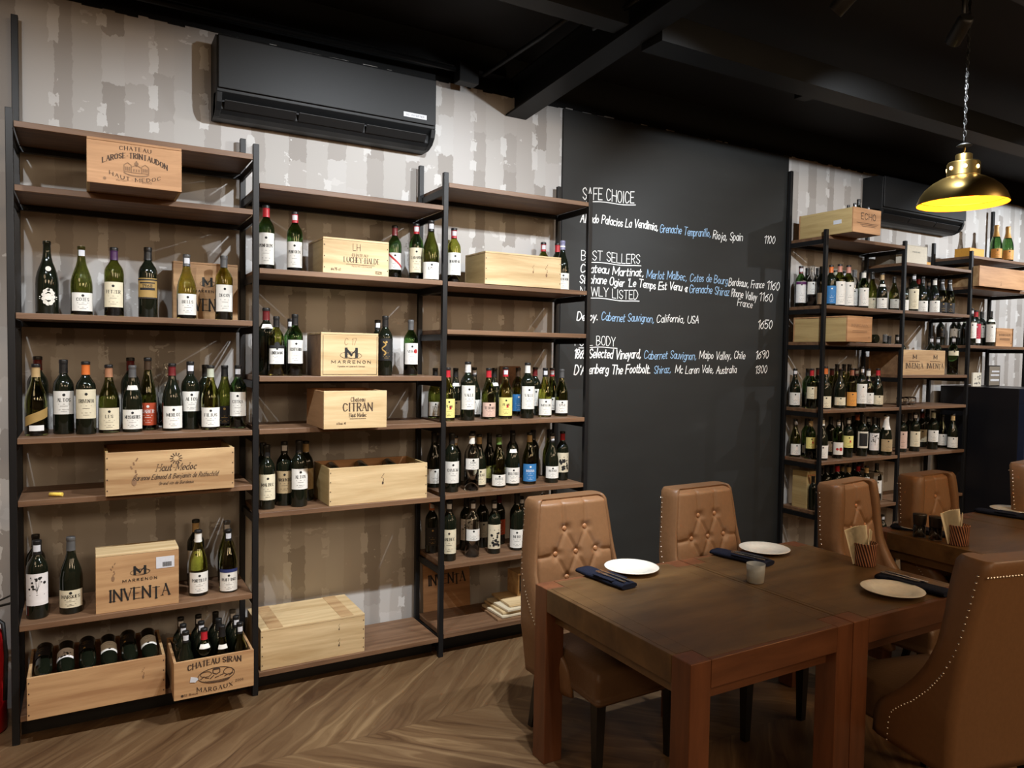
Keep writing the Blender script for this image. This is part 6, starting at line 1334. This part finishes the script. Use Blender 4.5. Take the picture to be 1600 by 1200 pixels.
# ------------------------------------------------------------------ pendant lamp and track spots
PX, PY, PZ = 4.217, -1.60, 2.545
pl = thing('pendant_lamp', 'brass dome pendant lamp with a glowing yellow inside', 'lamp', (PX, PY, PZ))
outer = [(0.212, 0.0), (0.209, 0.012), (0.196, 0.046), (0.174, 0.078), (0.140, 0.108), (0.106, 0.128), (0.084, 0.138)]
inner = [(0.082, 0.136)]
for k in range(21):
    t = k / 20; r_ = 0.082 + 0.128 * math.sin(t * PI / 2) ; inner.append((r_ - 0.0025 * (k % 5 == 2), 0.134 * (1 - t) ** 0.75 if k < 20 else 0.0))
inner[-1] = (0.2105, 0.0)
sh = MB().lathe(outer + [(0.082, 0.1385)], 64, False, False).build('lamp_shade', M['brass'], pl)
MB().lathe([(r - 0.003, z - 0.002) for r, z in outer[::-1][:-1]] + [(0.2100, 0.0)], 64, True, False).build('shade_lining', M['shade_in'], sh)
for (r_, z_) in ((0.197, 0.030), (0.172, 0.066), (0.132, 0.101)): 
    MB().tube([(r_ * math.cos(2 * PI * q / 48), r_ * math.sin(2 * PI * q / 48), z_) for q in range(49)], 0.0035, 6).build('lining_ring', M['shade_in'], sh)
MB().lathe([(0.080, 0.1390), (0.076, 0.144), (0.076, 0.206), (0.071, 0.214), (0.041, 0.217), (0.039, 0.220), (0.039, 0.252), (0.036, 0.255), (0.010, 0.256)], 40, True, True).build('lamp_neck', M['brass'], pl)
for k in range(7):
    a = 2 * PI * k / 7 + 0.15
    h_ = MB().lathe([(0.0095, 0.0), (0.0095, 0.0012)], 14).build('vent_hole', M['bulb'], pl, (0.0759 * math.cos(a), 0.0759 * math.sin(a), 0.180))
    h_.rotation_euler = (0, PI / 2, a)
MB().tube([(0, 0, 0.256), (0, 0, 0.272), (0.005, 0, 0.284), (0, 0, 0.297)], 0.005).build('hook', M['brass'], pl)
MB().lathe([(0.034, 0.297), (0.036, 0.300), (0.020, 0.310), (0.005, 0.312)], 24).build('cord_cup', M['ac_matt'], pl)
ch_ = MB(); ztop = 3.62 - PZ
for k in range(int((ztop - 0.34) / 0.03)):
    z_ = 0.330 + k * 0.03; a = (k % 2) * PI / 2
    ch_.tube([(0.008 * math.cos(t) * math.cos(a), 0.008 * math.cos(t) * math.sin(a), z_ + 0.017 * math.sin(t)) for t in [2 * PI * q / 8 for q in range(9)]], 0.0022, 5)
ch_.build('chain', M['ac_matt'], pl)
MB().tube([(0.004, 0, 0.312), (0.006, 0.004, 0.6), (0, 0, ztop)], 0.003, 6).build('cord', M['ac_matt'], pl)
MB().lathe([(0.012, 0.106), (0.022, 0.092), (0.025, 0.078), (0.020, 0.062), (0.008, 0.056)], 20).build('bulb', M['bulb'], pl)
MB().lathe([(0.014, 0.1065), (0.014, 0.134)], 16).build('bulb_socket', M['ac_matt'], pl)
add_light('pendant_bulb_light', 'POINT', (PX, PY, PZ + 0.045), 9, (1.0, 0.70, 0.34), shadow_soft_size=0.03)
for k, (x, y, z, w, t) in enumerate(SPOTS):
    d = (Vector(t) - Vector((x, y, z))).normalized(); q = d.to_track_quat('-Z', 'Y')
    o = thing('track_spotlight', ['black track spotlight aimed left of the near rack', 'black track spotlight aimed at the near rack middle bay', 'black track spotlight aimed at the near rack right bay', 'black track spotlight aimed past the chalkboard', 'black track spotlight aimed at the far rack middle', 'black track spotlight aimed at the far rack right end', 'black track spotlight aimed low at the near rack middle bay', 'black track spotlight aimed low at the near rack left bay'][k], 'spotlight', (x, y, z), 0, 'track spotlights')
    b_ = MB().lathe([(0.034, 0.002), (0.036, 0.006), (0.036, 0.12), (0.030, 0.135)], 20, False, True).build('spot_head', M['ac_matt'], o); b_.rotation_euler = q.to_euler()
    back = Vector((0, 0, 0)) - d * 0.10
    MB().tube([tuple(back), (back.x, back.y, 3.50 - z)], 0.009).build('stem', M['ac_matt'], o)
    MB().box(back.x - 0.07, back.x + 0.07, back.y - 0.018, back.y + 0.018, 3.4995 - z, 3.53 - z).build('track_adapter', M['ac_matt'], o)
tr = MB().box(-2.9, 12.9, -1.80, -1.765, 3.531, 3.56).build('lighting_track', M['ac_matt']); tag(tr, 'thin black lighting track carrying the spotlights under the ceiling', 'track')
